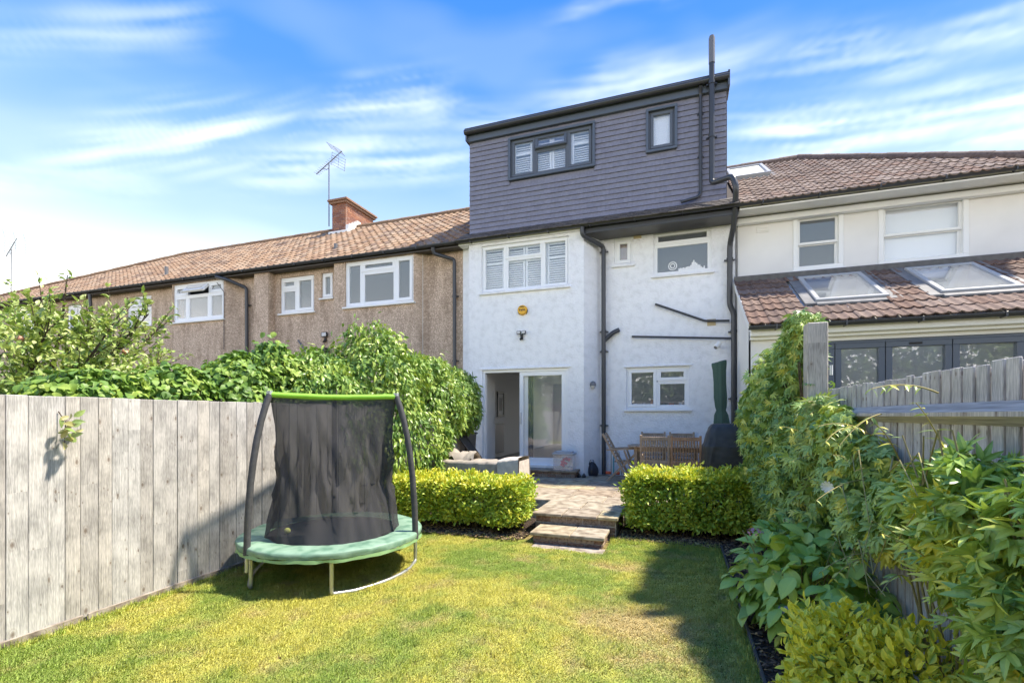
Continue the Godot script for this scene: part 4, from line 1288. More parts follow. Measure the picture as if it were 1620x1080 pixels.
func build_plants() -> void:
	# big ivy mound over the boundary fence
	var o = thing("climber_mound", "big rounded mound of small glossy green leaves behind the trampoline", "climber", "", V(-4.9, 0, 7.4))
	var g = blob_leaves([[V(-5.0, 1.75, 6.9), Vector3(0.95, 1.35, 1.0)], [V(-4.75, 1.65, 8.1), Vector3(0.8, 1.25, 0.95)], [V(-5.25, 1.45, 5.8), Vector3(0.85, 1.2, 0.9)], [V(-4.6, 1.9, 9.3), Vector3(0.52, 0.78, 0.75)], [V(-4.4, 1.1, 7.2), Vector3(0.5, 0.85, 1.0)]], 34000, {"seed": 3, "lump": 1.5, "rough": 0.28, "deep": 0.11, "up": 0.35, "hang": 0.9, "tones": 5, "clip": func(p): return not (p.y < 1.25 and p.z < -8.3)})
	plant_leaves(o, leaf_mesh(0.105, 0.042, 0.25, 0.3, 3), [Color(0.12, 0.22, 0.045), Color(0.17, 0.30, 0.055), Color(0.25, 0.39, 0.07), Color(0.34, 0.47, 0.09), Color(0.46, 0.55, 0.12)], g, 0, 0.36, 0.4)
	var paths = []
	for i in 10:
		var x = rf(-5.3, -4.6); var d = rf(5.8, 8.8)
		paths.append([V(x, 0, d), V(x + rf(-0.2, 0.2), 0.9, d + rf(-0.2, 0.2)), V(x + rf(-0.4, 0.4), 2.0, d + rf(-0.4, 0.4))])
	stems(o, "stem", paths, 0.03, 0.012, M.bark)
	# broad-leaved vine looking over the left fence
	o = thing("grape_vine", "broad-leaved vine with overlapping pale leaves looking over the grey fence", "vine", "", V(-5.2, 0, 4.2))
	g = blob_leaves([[V(-5.25, 1.5, 2.9), Vector3(0.5, 0.62, 0.6)], [V(-5.3, 1.5, 3.7), Vector3(0.5, 0.72, 0.6)], [V(-5.25, 1.6, 4.5), Vector3(0.5, 0.85, 0.55)], [V(-5.35, 1.75, 5.15), Vector3(0.45, 0.95, 0.45)]], 11000, {"seed": 8, "lump": 2.0, "rough": 0.2, "up": 0.7, "out": 0.9, "hang": 0.9, "mess": 0.5, "floor": 1.0})
	plant_leaves(o, leaf_mesh(0.074, 0.07, 0.2, 0.3, 5, Color(1.25, 1.2, 1.2), Color(0.9, 0.93, 0.88)), [Color(0.11, 0.22, 0.04), Color(0.17, 0.30, 0.05), Color(0.24, 0.38, 0.06), Color(0.34, 0.46, 0.08)], g, 300, 0.5, 0.45)
	paths = []
	for i in 5:
		var d = 2.8 + i * 0.6
		paths.append([V(-5.3, 0, d), V(-5.2 + rf(-0.1, 0.1), 1.0, d + rf(-0.2, 0.2)), V(-5.25, 1.8, d + rf(-0.3, 0.3))])
	stems(o, "stem", paths, 0.025, 0.01, M.bark)
	# apple tree beyond the fence
	o = thing("apple_tree", "small apple tree with sparse leaves and pinkish apples behind the grey fence", "tree", "", V(-6.9, 0, 3.0))
	var tb = MB.new()
	tb.tube([V(-6.9, 0, 3.0), V(-6.92, 0.6, 3.02), V(-6.88, 1.15, 3.0)], [0.085, 0.07, 0.06], 8)
	part(o, "trunk", tb, M.bark)
	var where = []
	var pick = []
	paths = []
	var twigs = []
	var apples = []
	var r = rng
	for i in 21:
		var an = TAU * i / 21.0 + rf(-0.2, 0.2)
		var reach = rf(0.75, 1.75)
		var top = rf(1.55, 3.0)
		if i % 4 == 0: reach = rf(0.3, 0.7)
		var a0 = V(-6.88, rf(0.75, 1.15), 3.0)
		var e = V(-6.75 + cos(an) * reach, top, 3.1 + sin(an) * reach)
		var m = a0.lerp(e, 0.5) + Vector3(0, rf(-0.15, 0.05), 0)
		paths.append([a0, a0.lerp(m, 0.5) + rv() * 0.04, m, m.lerp(e, 0.5) + rv() * 0.06, e])
		for k in 34:
			var t = rf(0.22, 1.0)
			var s = (m.lerp(e, (t - 0.5) * 2) if t > 0.5 else a0.lerp(m, t * 2))
			var tip = s + (e - a0).normalized() * rf(0.1, 0.3) + Vector3(rf(-0.22, 0.22), rf(-0.05, 0.3), rf(-0.22, 0.22))
			twigs.append([s, s.lerp(tip, 0.5) + rv() * 0.02, tip])
			for j in 15:
				var p = s.lerp(tip, rf(0.15, 1.05)) + rv() * 0.02
				where.append(leaf_xf(p, (tip - s).normalized() + rv() * 0.9, Vector3.UP * 0.9 + rv() * 0.6, rf(0.7, 1.25)))
				pick.append(r.randi() % 4)
			if apples.size() < 7 and k == 3 and i % 3 == 0: apples.append(tip + Vector3(0, -0.06, 0))
	var crown = blob_leaves([[V(-7.1, 1.95, 3.0), Vector3(1.3, 0.75, 0.9)], [V(-6.2, 1.85, 3.6), Vector3(0.95, 0.6, 0.7)], [V(-6.9, 2.4, 3.2), Vector3(0.85, 0.55, 0.6)]], 6200, {"seed": 55, "lump": 1.8, "rough": 0.5, "deep": 0.4, "up": 0.9, "out": 0.2, "hang": 0.1, "stray": 0.15, "wild": 1.3})
	where.append_array(crown[0]); pick.append_array(crown[1])
	# the tall leading shoot
	var lead = [V(-6.75, 1.8, 3.3), V(-6.62, 2.6, 3.4), V(-6.6, 3.25, 3.45)]
	paths.append(lead)
	for j in 46:
		var p = lead[0].lerp(lead[2], rf(0.1, 1.02))
		where.append(leaf_xf(p + rv() * 0.03, Vector3(rf(-1, 1), rf(0, 0.6), rf(-1, 1)), Vector3.UP + rv() * 0.4, rf(0.8, 1.3)))
		pick.append(r.randi() % 4)
	stems(o, "limb", paths, 0.026, 0.006, M.bark)
	var tw = MB.new()
	for t in twigs: tw.tube(t, [0.006, 0.0045, 0.002], 5)
	part(o, "twig", tw, M.bark).set_meta("kind", "stuff")
	plant_leaves(o, leaf_mesh(0.072, 0.038, 0.3, 0.3, 4), [Color(0.22, 0.33, 0.07), Color(0.32, 0.43, 0.10), Color(0.42, 0.51, 0.15), Color(0.52, 0.58, 0.24)], [where, pick], 300, 0.42, 0.45)
	for a in apples:
		var ap = MB.new()
		ap.lathe(a, [[0.002, -0.03], [0.02, -0.034], [0.035, -0.015], [0.037, 0.005], [0.028, 0.026], [0.01, 0.03], [0.002, 0.022]], 12)
		part(o, "apple", ap, mat(L(0.55, 0.26, 0.16), 0.4))
	# sprig pushing through the left fence
	o = thing("fence_sprig", "small leafy sprig poking through the grey board fence", "sprig", "", V(-4.44, 1.4, 2.28))
	where = []
	pick = []
	for i in 20:
		var p = V(-4.40 + rf(0, 0.06), rf(1.42, 1.66), 2.28 + rf(-0.05, 0.05))
		where.append(leaf_xf(p, Vector3(rf(0, 1), rf(-1, 0.6), rf(-1, 1)), Vector3(1, 0.5, 0) + rv() * 0.5, rf(0.7, 1.1)))
		pick.append(r.randi() % 3)
	plant_leaves(o, leaf_mesh(0.085, 0.042, 0.2, 0.3, 4), [Color(0.15, 0.25, 0.05), Color(0.22, 0.33, 0.06), Color(0.32, 0.30, 0.10)], [where, pick], 300)
	stems(o, "stem", [[V(-4.45, 1.68, 2.27), V(-4.40, 1.6, 2.29), V(-4.38, 1.44, 2.27)]], 0.004, 0.002, M.bark)
	# climber on the tall part of the right fence
	o = thing("passion_vine", "dense dark green climber with fingered leaves covering the tall fence by the post", "climber", "", V(1.0, 0, 6.2))
	g = blob_leaves([[V(1.1, 1.62, 8.0), Vector3(0.22, 0.5, 0.62)], [V(1.08, 1.52, 7.1), Vector3(0.27, 0.7, 0.7)], [V(1.06, 1.45, 6.2), Vector3(0.32, 0.86, 0.75)], [V(1.05, 1.4, 5.4), Vector3(0.30, 0.98, 0.65)], [V(1.08, 2.25, 5.5), Vector3(0.2, 0.2, 0.5)], [V(1.02, 1.0, 4.6), Vector3(0.28, 0.72, 0.5)], [V(1.04, 1.5, 4.25), Vector3(0.18, 0.28, 0.35)], [V(1.05, 2.38, 4.98), Vector3(0.12, 0.2, 0.2)]], 14500, {"seed": 12, "lump": 2.6, "rough": 0.5, "deep": 0.2, "hang": 1.0, "up": 0.6, "mess": 1.0, "wild": 1.1, "stray": 0.14, "tones": 5})
	plant_leaves(o, palm_leaf(0.088), [Color(0.16, 0.28, 0.085), Color(0.23, 0.37, 0.10), Color(0.31, 0.46, 0.12), Color(0.45, 0.56, 0.14), Color(0.66, 0.66, 0.15)], g, 300, 0.4, 0.3)
	paths = []
	for i in 9:
		var d = rf(4.5, 8.2)
		paths.append([V(1.05, 0, d), V(1.0, 0.8, d + rf(-0.2, 0.2)), V(1.02, 1.6, d + rf(-0.4, 0.4)), V(0.95, 2.1, d + rf(-0.6, 0.6))])
	stems(o, "stem", paths, 0.012, 0.005, M.bark)
	# trailing, more open growth along the low fence
	o = thing("trailing_vine", "loose trailing vine with pale new leaves and one white flower on low fence", "climber", "", V(1.0, 0, 3.6))
	g = blob_leaves([[V(1.03, 1.55, 3.9), Vector3(0.13, 0.18, 0.3)], [V(1.04, 1.15, 3.8), Vector3(0.16, 0.26, 0.45)], [V(1.05, 1.4, 3.35), Vector3(0.09, 0.12, 0.3)], [V(1.04, 1.02, 3.2), Vector3(0.12, 0.14, 0.35)], [V(1.04, 1.22, 2.85), Vector3(0.12, 0.16, 0.25)]], 1300, {"seed": 15, "lump": 3.0, "rough": 0.4, "deep": 0.2, "hang": 1.0, "up": 0.6, "stray": 0.12, "tones": 5})
	plant_leaves(o, hand_leaf(0.072, 0.022), [Color(0.19, 0.33, 0.11), Color(0.26, 0.41, 0.125), Color(0.37, 0.51, 0.14), Color(0.52, 0.62, 0.15), Color(0.75, 0.72, 0.13)], g, 300, 0.4, 0.35)
	paths = []
	for i in 12:
		var d = rf(2.8, 4.0)
		var y = rf(0.6, 1.5)
		paths.append([V(1.08, y, d), V(0.98, y + rf(-0.1, 0.12), d - 0.25), V(0.93, y + rf(-0.2, 0.1), d - 0.5), V(0.9, y + rf(-0.3, 0.1), d - 0.75)])
	stems(o, "tendril", paths, 0.005, 0.002, mat(L(0.33, 0.30, 0.12), 0.8))
	# long new shoots that stand off the fence, small leaves in pairs along them
	var sw = []
	var sp = []
	var shoots = []
	for i in 30:
		var d = rf(2.2, 5.4)
		var y = rf(0.75, 1.75)
		var a = V(1.06, y, d)
		var e = a + Vector3(rf(-0.38, -0.12), rf(-0.3, 0.3), rf(0.1, 0.55))
		var m = a.lerp(e, 0.5) + Vector3(0, rf(0.04, 0.14), 0)
		var p = []
		for j in 9:
			var t = j / 8.0
			p.append(a.lerp(m, t).lerp(m.lerp(e, t), t))
		shoots.append(p)
		for j in range(2, 9):
			for s in [-1.0, 1.0]:
				if rng.randf() < 0.25: continue
				var dir = (p[j] - p[j - 1]).normalized()
				sw.append(leaf_xf(p[j], dir * 0.5 + Vector3(s * 0.6, -0.3, s * 0.4) + rv() * 0.4, Vector3.UP + rv() * 0.5, rf(0.5, 1.0) * (1.15 - j * 0.07)))
				sp.append(rng.randi() % 3)
	stems(o, "shoot", shoots, 0.004, 0.0015, mat(L(0.42, 0.36, 0.14), 0.8))
	plant_leaves(o, leaf_mesh(0.075, 0.022, 0.25, 0.35, 4, Color(1.2, 1.15, 1.1), Color(0.92, 0.94, 0.9)), [Color(0.30, 0.42, 0.12), Color(0.46, 0.55, 0.13), Color(0.72, 0.68, 0.10)], [sw, sp], 300, 0.4, 0.4)
	var fl = MB.new()
	for k in 10:
		var an = TAU * k / 10
		var c = V(0.88, 1.2, 3.5)
		var dv = Vector3(0.87 * cos(an), sin(an), 0.5 * cos(an))
		fl.bar(c, c + dv * 0.036 + Vector3(-0.006, 0, 0.01), 0.014, 0.003, Vector3(-0.5, 0, 0.87))
	part(o, "flower", fl, mat(L(0.75, 0.76, 0.66), 0.6))
	# large shiny leaves nearest the camera
	o = thing("large_leaved_climber", "bank of long glossy green and yellow leaves at the right frame edge", "climber", "", V(1.0, 0, 2.2))
	g = blob_leaves([[V(1.04, 1.24, 2.5), Vector3(0.12, 0.2, 0.36)], [V(1.02, 1.2, 2.1), Vector3(0.16, 0.34, 0.36)], [V(1.02, 1.05, 1.8), Vector3(0.18, 0.48, 0.25)]], 3000, {"seed": 18, "lump": 3.0, "rough": 0.45, "deep": 0.28, "hang": 0.5, "up": 0.7, "mess": 1.3, "stray": 0.12, "tones": 5, "wild": 1.5})
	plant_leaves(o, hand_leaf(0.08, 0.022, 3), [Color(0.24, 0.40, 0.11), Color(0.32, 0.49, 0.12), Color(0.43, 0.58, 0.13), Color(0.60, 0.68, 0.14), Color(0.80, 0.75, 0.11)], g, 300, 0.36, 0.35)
	paths = []
	for i in 14:
		var d = rf(1.7, 2.7)
		paths.append([V(1.08, 0, d), V(1.04, 0.5, d + rf(-0.1, 0.1)), V(0.98, 1.0, d + rf(-0.2, 0.2)), V(0.92, rf(1.1, 1.6), d + rf(-0.3, 0.3))])
	stems(o, "stem", paths, 0.008, 0.003, mat(L(0.22, 0.20, 0.09), 0.8))
	# hydrangea
	o = thing("hydrangea", "rounded hydrangea bush with broad green leaves in the right flower bed", "shrub", "", V(0.85, 0, 4.0))
	g = blob_leaves([[V(0.80, 0.44, 4.15), Vector3(0.38, 0.42, 0.45)], [V(0.88, 0.44, 3.65), Vector3(0.32, 0.42, 0.42)], [V(0.95, 0.36, 3.25), Vector3(0.24, 0.36, 0.3)]], 1000, {"seed": 22, "lump": 3.0, "rough": 0.2, "deep": 0.2, "up": 1.2, "out": 0.6, "hang": 0.25, "mess": 0.45})
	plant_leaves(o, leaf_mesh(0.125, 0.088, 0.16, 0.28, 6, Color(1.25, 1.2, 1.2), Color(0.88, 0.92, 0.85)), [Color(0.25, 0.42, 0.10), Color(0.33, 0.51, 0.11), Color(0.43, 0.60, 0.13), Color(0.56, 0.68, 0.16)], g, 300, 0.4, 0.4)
	paths = []
	for i in 18:
		var an = TAU * i / 18
		paths.append([V(0.84, 0, 4.0), V(0.84 + cos(an) * 0.15, 0.3, 4.0 + sin(an) * 0.15), V(0.84 + cos(an) * rf(0.2, 0.4), rf(0.5, 0.8), 4.0 + sin(an) * rf(0.2, 0.4))])
	stems(o, "stem", paths, 0.009, 0.005, mat(L(0.25, 0.24, 0.10), 0.8))
	for b in [[0.55, 0.74, 4.12, Color(0.72, 0.38, 0.50), 0.05], [0.63, 0.42, 3.42, Color(0.55, 0.55, 0.66), 0.035], [0.5, 0.6, 3.85, Color(0.5, 0.58, 0.25), 0.03], [0.75, 0.88, 3.95, Color(0.5, 0.58, 0.25), 0.03], [0.95, 0.86, 3.75, Color(0.5, 0.58, 0.22), 0.03], [0.62, 0.6, 3.6, Color(0.5, 0.56, 0.2), 0.03]]:
		var fm = MB.new()
		for k in 60:
			var dv = rv().normalized()
			if dv.y < -0.3: continue
			var c = V(b[0], b[1], b[2]) + dv * b[4] * Vector3(1.3, 0.7, 1.3)
			for j in 2:
				var s = rv().cross(dv).normalized() * 0.009
				var t = s.cross(dv)
				fm.flat(c - s, c - t, c + s, c + t, V(b[0], b[1], b[2]))
		part(o, "flower_head", fm, mat(b[3].linear_to_srgb(), 0.7))
	# variegated euonymus
	o = thing("variegated_shrub", "low shrub with small yellow-edged leaves in the near bed corner", "shrub", "", V(0.8, 0, 2.6))
	g = blob_leaves([[V(0.74, 0.36, 2.75), Vector3(0.26, 0.36, 0.36)], [V(0.92, 0.42, 2.5), Vector3(0.24, 0.36, 0.3)], [V(0.62, 0.2, 2.4), Vector3(0.24, 0.26, 0.4)], [V(0.95, 0.3, 2.1), Vector3(0.25, 0.3, 0.35)]], 7000, {"seed": 25, "lump": 3.5, "rough": 0.42, "deep": 0.2, "up": 0.8, "hang": -0.5, "stray": 0.08, "tones": 3})
	var leaf_tone = []
	for i in g[0].size():
		# the shoots by the lawn are mostly yellow, those by the fence mostly green
		var t = g[0][i].origin
		var k = clampf(0.9 - (t.x - 0.75) * 1.8 + (t.y - 0.4) * 0.8 + rf(-0.35, 0.35), 0.0, 0.99)
		leaf_tone.append(int(k * 3))
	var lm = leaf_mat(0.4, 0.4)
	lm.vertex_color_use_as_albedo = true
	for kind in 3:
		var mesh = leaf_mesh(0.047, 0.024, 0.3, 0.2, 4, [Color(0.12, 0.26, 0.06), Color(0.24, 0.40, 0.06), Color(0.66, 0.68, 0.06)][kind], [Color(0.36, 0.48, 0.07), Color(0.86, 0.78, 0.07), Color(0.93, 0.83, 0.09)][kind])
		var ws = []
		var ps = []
		for i in leaf_tone.size():
			if leaf_tone[i] == kind:
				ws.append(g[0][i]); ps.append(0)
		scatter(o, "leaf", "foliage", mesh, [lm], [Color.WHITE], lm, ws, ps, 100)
	paths = []
	for i in 20:
		var x = rf(0.6, 1.0); var d = rf(2.2, 2.9)
		paths.append([V(x, 0, d), V(x + rf(-0.05, 0.05), 0.3, d + rf(-0.05, 0.05)), V(x + rf(-0.12, 0.12), rf(0.35, 0.5), d + rf(-0.12, 0.12))])
	stems(o, "stem", paths, 0.007, 0.003, mat(L(0.24, 0.24, 0.10), 0.8))
	build_hedge("clipped yellow-green box hedge behind the trampoline, left of the steps", -4.15, -2.05, 6.0, 6.85, 0.70, 30000)
	build_hedge("clipped yellow-green hedge in front of the garden table, right of the steps", -0.68, 1.02, 6.55, 7.35, 0.85, 27000)

func build_lawn() -> void:
	var m = MB.new()
	var cells = 30
	var lump = FastNoiseLite.new(); lump.frequency = 0.5; lump.seed = 2
	var rows = []
	for i in cells + 1:
		var row = []
		for j in cells + 1:
			var x = lerpf(-4.44, 0.475, float(j) / cells)
			var d = lerpf(6.35, -3.0, float(i) / cells)
			row.append(V(x, lump.get_noise_2d(x * 2, d * 2) * 0.012, d))
		rows.append(row)
	m.grid(rows)
	setting("lawn", m, M.turf)
	var soil = MB.new()
	rows = []
	for i in 60:
		var row = []
		for j in 16:
			var x = lerpf(0.49, 1.4, j / 15.0)
			var d = lerpf(8.9, -3.0, i / 59.0)
			row.append(V(x, 0.035 + lump.get_noise_2d(x * 9, d * 9) * 0.04, d))
		rows.append(row)
	soil.grid(rows)
	setting("flower_bed", soil, M.soil)
	var s2 = MB.new()
	for k in [[-4.44, -1.95, 5.9, 7.3], [-0.78, 0.49, 6.33, 7.4]]:
		rows = []
		for i in 16:
			var row = []
			for j in 24: row.append(V(lerpf(k[0], k[1], j / 23.0), 0.024 + lump.get_noise_2d(j * 4.0, i * 4.0) * 0.025 + (-0.04 if i == 15 else 0.0), lerpf(k[3], k[2], i / 15.0)))
			rows.append(row)
		s2.grid(rows)
	setting("hedge_soil", s2, M.soil)
	var ed = MB.new()
	ed.box(V(0.472, -0.02, 6.4), V(0.492, 0.055, -3.0), 0.003)
	var eo = part(self, "edging_board", ed, mat(L(0.10, 0.085, 0.07), 0.95))
	eo.set_meta("label", "thin dark edging board between the lawn and the right flower bed"); eo.set_meta("category", "edging")
	# grass
	var blades = MB.new()
	var r2 = RandomNumberGenerator.new()
	r2.seed = 77
	for k in 9:
		var an = r2.randf() * TAU
		var lean = r2.randf_range(0.15, 1.0)
		var l = r2.randf_range(0.022, 0.052)
		var at = Vector3(r2.randf_range(-0.018, 0.018), -0.004, r2.randf_range(-0.018, 0.018))
		var dir = Vector3(cos(an), 0, sin(an))
		var sd = Vector3(-dir.z, 0, dir.x) * 0.0015
		var mid = at + Vector3(0, l * 0.6, 0) + dir * l * 0.25 * lean
		var tip = at + Vector3(0, l * (1.0 - 0.35 * lean), 0) + dir * l * 0.75 * lean
		var nr = (Vector3.UP * 0.5 + dir * 0.5 + rv() * 0.1).normalized()
		blades.tri(at - sd, at + sd, mid + sd, nr); blades.tri(at - sd, mid + sd, mid - sd, nr)
		blades.tri(mid - sd, mid + sd, tip, nr)
	var tuft = blades.mesh()
	var patch = FastNoiseLite.new(); patch.seed = 6; patch.frequency = 0.55; patch.fractal_octaves = 4
	var fine = FastNoiseLite.new(); fine.seed = 9; fine.frequency = 3.0; fine.fractal_octaves = 3
	var green = Color(0.41, 0.57, 0.11)
	var lime = Color(0.80, 0.78, 0.18)
	var straw = Color(0.78, 0.62, 0.30)
	var where = []
	var tint = []
	for i in 125000:
		var x = rf(-4.43, 0.465)
		var d = 0.9 + 5.4 * pow(rng.randf(), 0.85)
		if x < -1.72 and d > 5.98: continue
		if x > -1.78 and x < -0.84 and d > 5.66: continue
		if x < -4.2 and d < 1.6: continue
		var n = patch.get_noise_2d(x, d) + 0.45 * fine.get_noise_2d(x, d)
		var dry = exp(-(pow((x + 0.33) / 0.5, 2) + pow((d - 3.85) / 0.36, 2))) * 1.15 + exp(-(pow((x + 0.6) / 0.5, 2) + pow((d - 5.2) / 0.25, 2))) * 0.35 + exp(-(pow((x + 0.05) / 0.35, 2) + pow((d - 3.25) / 0.25, 2))) * 0.45
		dry += clampf(fine.get_noise_2d(x * 0.6 + 30, d * 0.6) - 0.12, 0, 1) * 1.1
		if rng.randf() < 0.16 * dry: continue
		var c = green.lerp(lime, clampf(0.58 - n * 1.4 + rf(-0.16, 0.16), 0, 1))
		c = c.lerp(straw, clampf(dry + rf(-0.3, 0.22), 0, 0.92))
		var s = rf(0.55, 1.1) * (1.0 - 0.35 * clampf(dry, 0, 1)) * (1.0 + 0.9 * clampf(fine.get_noise_2d(x * 1.3 + 70, d * 1.3), -0.3, 0.6))
		where.append(Transform3D(Basis(Vector3.UP, rf(0, TAU)).scaled(Vector3(rf(0.9, 1.4), s, rf(0.9, 1.4))), V(x, 0.0, d)))
		tint.append(c)
	# longer grass where the mower does not reach
	for i in 2200:
		var k = rng.randi() % 3
		var x = [rf(-4.44, -4.36), rf(0.40, 0.47), rf(-0.85, 0.45)][k]
		var d = [rf(1.2, 5.6), rf(1.2, 6.2), rf(6.2, 6.42)][k]
		where.append(Transform3D(Basis(Vector3.UP, rf(0, TAU)).scaled(Vector3(1.2, rf(1.2, 2.1), 1.2)), V(x, 0.0, d)))
		tint.append(green.lerp(lime, rng.randf()))
	var gm = mat(Color.WHITE, 0.6)
	gm.vertex_color_use_as_albedo = true
	gm.backlight_enabled = true; gm.backlight = L(0.35, 0.35, 0.2)
	var go = copies(self, "grass", tuft, gm, where, tint)
	go.set_meta("label", "short sunlit lawn grass with yellow and straw patches"); go.set_meta("category", "grass")
	# bark chips and dead leaves
	where = []
	tint = []
	for i in 5200:
		var k = rng.randi() % 4
		var p = V(rf(0.5, 1.1), rf(0.045, 0.07), rf(1.5, 7.5)) if k < 2 else (V(rf(-4.3, -1.96), rf(0.035, 0.055), rf(5.8, 6.3)) if k == 2 else V(rf(-0.76, 0.48), rf(0.035, 0.055), rf(6.3, 6.9)))
		where.append(Transform3D(Basis.from_euler(Vector3(rf(-0.5, 0.5), rf(0, TAU), rf(-0.5, 0.5))).scaled(Vector3(rf(0.5, 1.3), 1, rf(0.5, 1.3))), p))
		tint.append([Color(0.09, 0.06, 0.045), Color(0.16, 0.11, 0.07), Color(0.34, 0.23, 0.11), Color(0.05, 0.04, 0.035), Color(0.42, 0.33, 0.15)][rng.randi() % (3 if k < 2 else 5)])
	var ch = MB.new()
	ch.box(Vector3(-0.018, -0.003, -0.009), Vector3(0.018, 0.003, 0.009), 0.002)
	var cm = mat(Color.WHITE, 0.95)
	cm.vertex_color_use_as_albedo = true
	var lo = copies(self, "bark_litter", ch.mesh(), cm, where, tint)
	lo.set_meta("label", "bark chips and dead leaves scattered on the bare soil"); lo.set_meta("category", "litter")

# ---------- fences
func board_mesh(w: float, h: float, th: float) -> ArrayMesh:
	var mb = MB.new()
	mb.uvs = Vector2(0.8, 0.55)
	mb.uvo = Vector2(rng.randf(), rng.randf())
	var a = rf(-0.004, 0.004)
	mb.box(Vector3(-th / 2, 0, -w / 2), Vector3(th / 2, h + a, w / 2), 0.003)
	return mb.mesh()
func build_fences() -> void:
	var o = thing("board_fence", "tall silvery grey closed board fence along the left side of the lawn", "fence", "", V(-4.47, 0, 3.5))
	var tn = tones(M.fence, [Color(1, 1, 1), Color(0.92, 0.91, 0.90), Color(0.84, 0.82, 0.80), Color(0.97, 0.94, 0.90)])
	var kinds = []
	for i in 14: kinds.append([rf(0.085, 0.13)])
	for k in kinds: k.append(board_mesh(k[0] - 0.002, 1.745, 0.02))
	var d = -2.5
	var last = -1
	while d < 9.9:
		var pick = rng.randi() % 14
		if pick == last: pick = (pick + 3) % 14
		last = pick
		var k = kinds[pick]
		part(o, "board", k[1], tn[rng.randi() % 4], V(-4.47 + (rng.randi() % 2) * 0.007 + rf(-0.002, 0.002), 0.05, d + k[0] / 2))
		d += k[0]
	var gb = MB.new()
	gb.uvs = Vector2(0.5, 0.5)
	var gx = -2.5
	for k in 5:
		var g2_ = MB.new()
		g2_.box(V(-4.49, -0.03, gx + 2.45), V(-4.445, 0.075, gx), 0.005)
		part(o, "gravel_board", g2_, M.concrete)
		gx += 2.48
	for k in 5:
		var p = MB.new()
		p.box(V(-4.62, 0, -2.4 + k * 2.48), V(-4.52, 1.74, -2.5 + k * 2.48), 0.006)
		part(o, "post", p, M.oak)
	for y in [0.3, 0.95, 1.55]:
		var rl = MB.new()
		rl.box(V(-4.53, y, 9.9), V(-4.484, y + 0.08, -2.5), 0.004)
		part(o, "rail", rl, M.oak)
	# right fence: low near part, tall part beyond the post
	var dark = tones(M.fence, [Color(1.0, 0.99, 0.97), Color(0.94, 0.92, 0.90), Color(0.86, 0.84, 0.81), Color(1, 1, 1)])
	for e in [["weathered low board fence with a split top rail, along the near right bed", -0.5, 4.5, 1.86, 0.0], ["taller weathered board fence running from the oak post back to the cream extension", 4.72, 8.85, 2.40, 0.05]]:
		o = thing("board_fence", e[0], "fence", "right-hand boundary fences", V(1.17, 0, (e[1] + e[2]) / 2))
		kinds = []
		for i in 12: kinds.append(board_mesh(0.072, e[3] - 0.05, 0.014))
		for layer in 2:
			var dd: float = e[1] + layer * 0.047
			while dd < e[2]:
				part(o, "board", kinds[rng.randi() % 12], dark[rng.randi() % 4], V(1.162 + layer * 0.03 + rf(-0.003, 0.003), 0.05 + rf(-0.008, 0.006) - layer * 0.01 + e[4] * (dd - e[1]) * 0.35, dd + 0.045 + rf(-0.004, 0.004)))
				dd += 0.094
		for y in [0.35, 1.0, e[3] - 0.2]:
			var rl = MB.new()
			var pts = []
			for s in 2:
				var zz: float = -e[1] if s == 0 else -e[2]
				pts.append([Vector3(1.152, y + 0.045, zz), Vector3(1.095, y + 0.004, zz), Vector3(1.095, y - 0.014, zz), Vector3(1.152, y - 0.05, zz)])
			var mid = Vector3(1.13, y, -(e[1] + e[2]) / 2)
			rl.uvs = Vector2(0.5, 0.16); rl.uvo = Vector2(0.1, 0.85)
			for k in 4: rl.flat(pts[0][k], pts[0][(k + 1) % 4], pts[1][(k + 1) % 4], pts[1][k], mid)
			for s in 2: rl.flat(pts[s][0], pts[s][1], pts[s][2], pts[s][3], mid)
			part(o, "rail", rl, M.oak)
	o = thing("oak_post", "thick square weathered post standing where the right fence steps up", "post", "", V(1.1, 0, 4.62))
	var pm = MB.new()
	pm.uvs = Vector2(0.6, 0.4); pm.uvo = Vector2(0.3, 0.1)
	pm.box(V(1.0, 0, 4.7), V(1.15, 2.42, 4.55), 0.008)
	part(o, "shaft", pm, M.oak)
	var pb = MB.new()
	pb.tube([V(1.165, 1.98, 4.54), V(1.165, 2.06, 4.54)], 0.012)
	part(o, "hinge_pin", pb, M.galv)

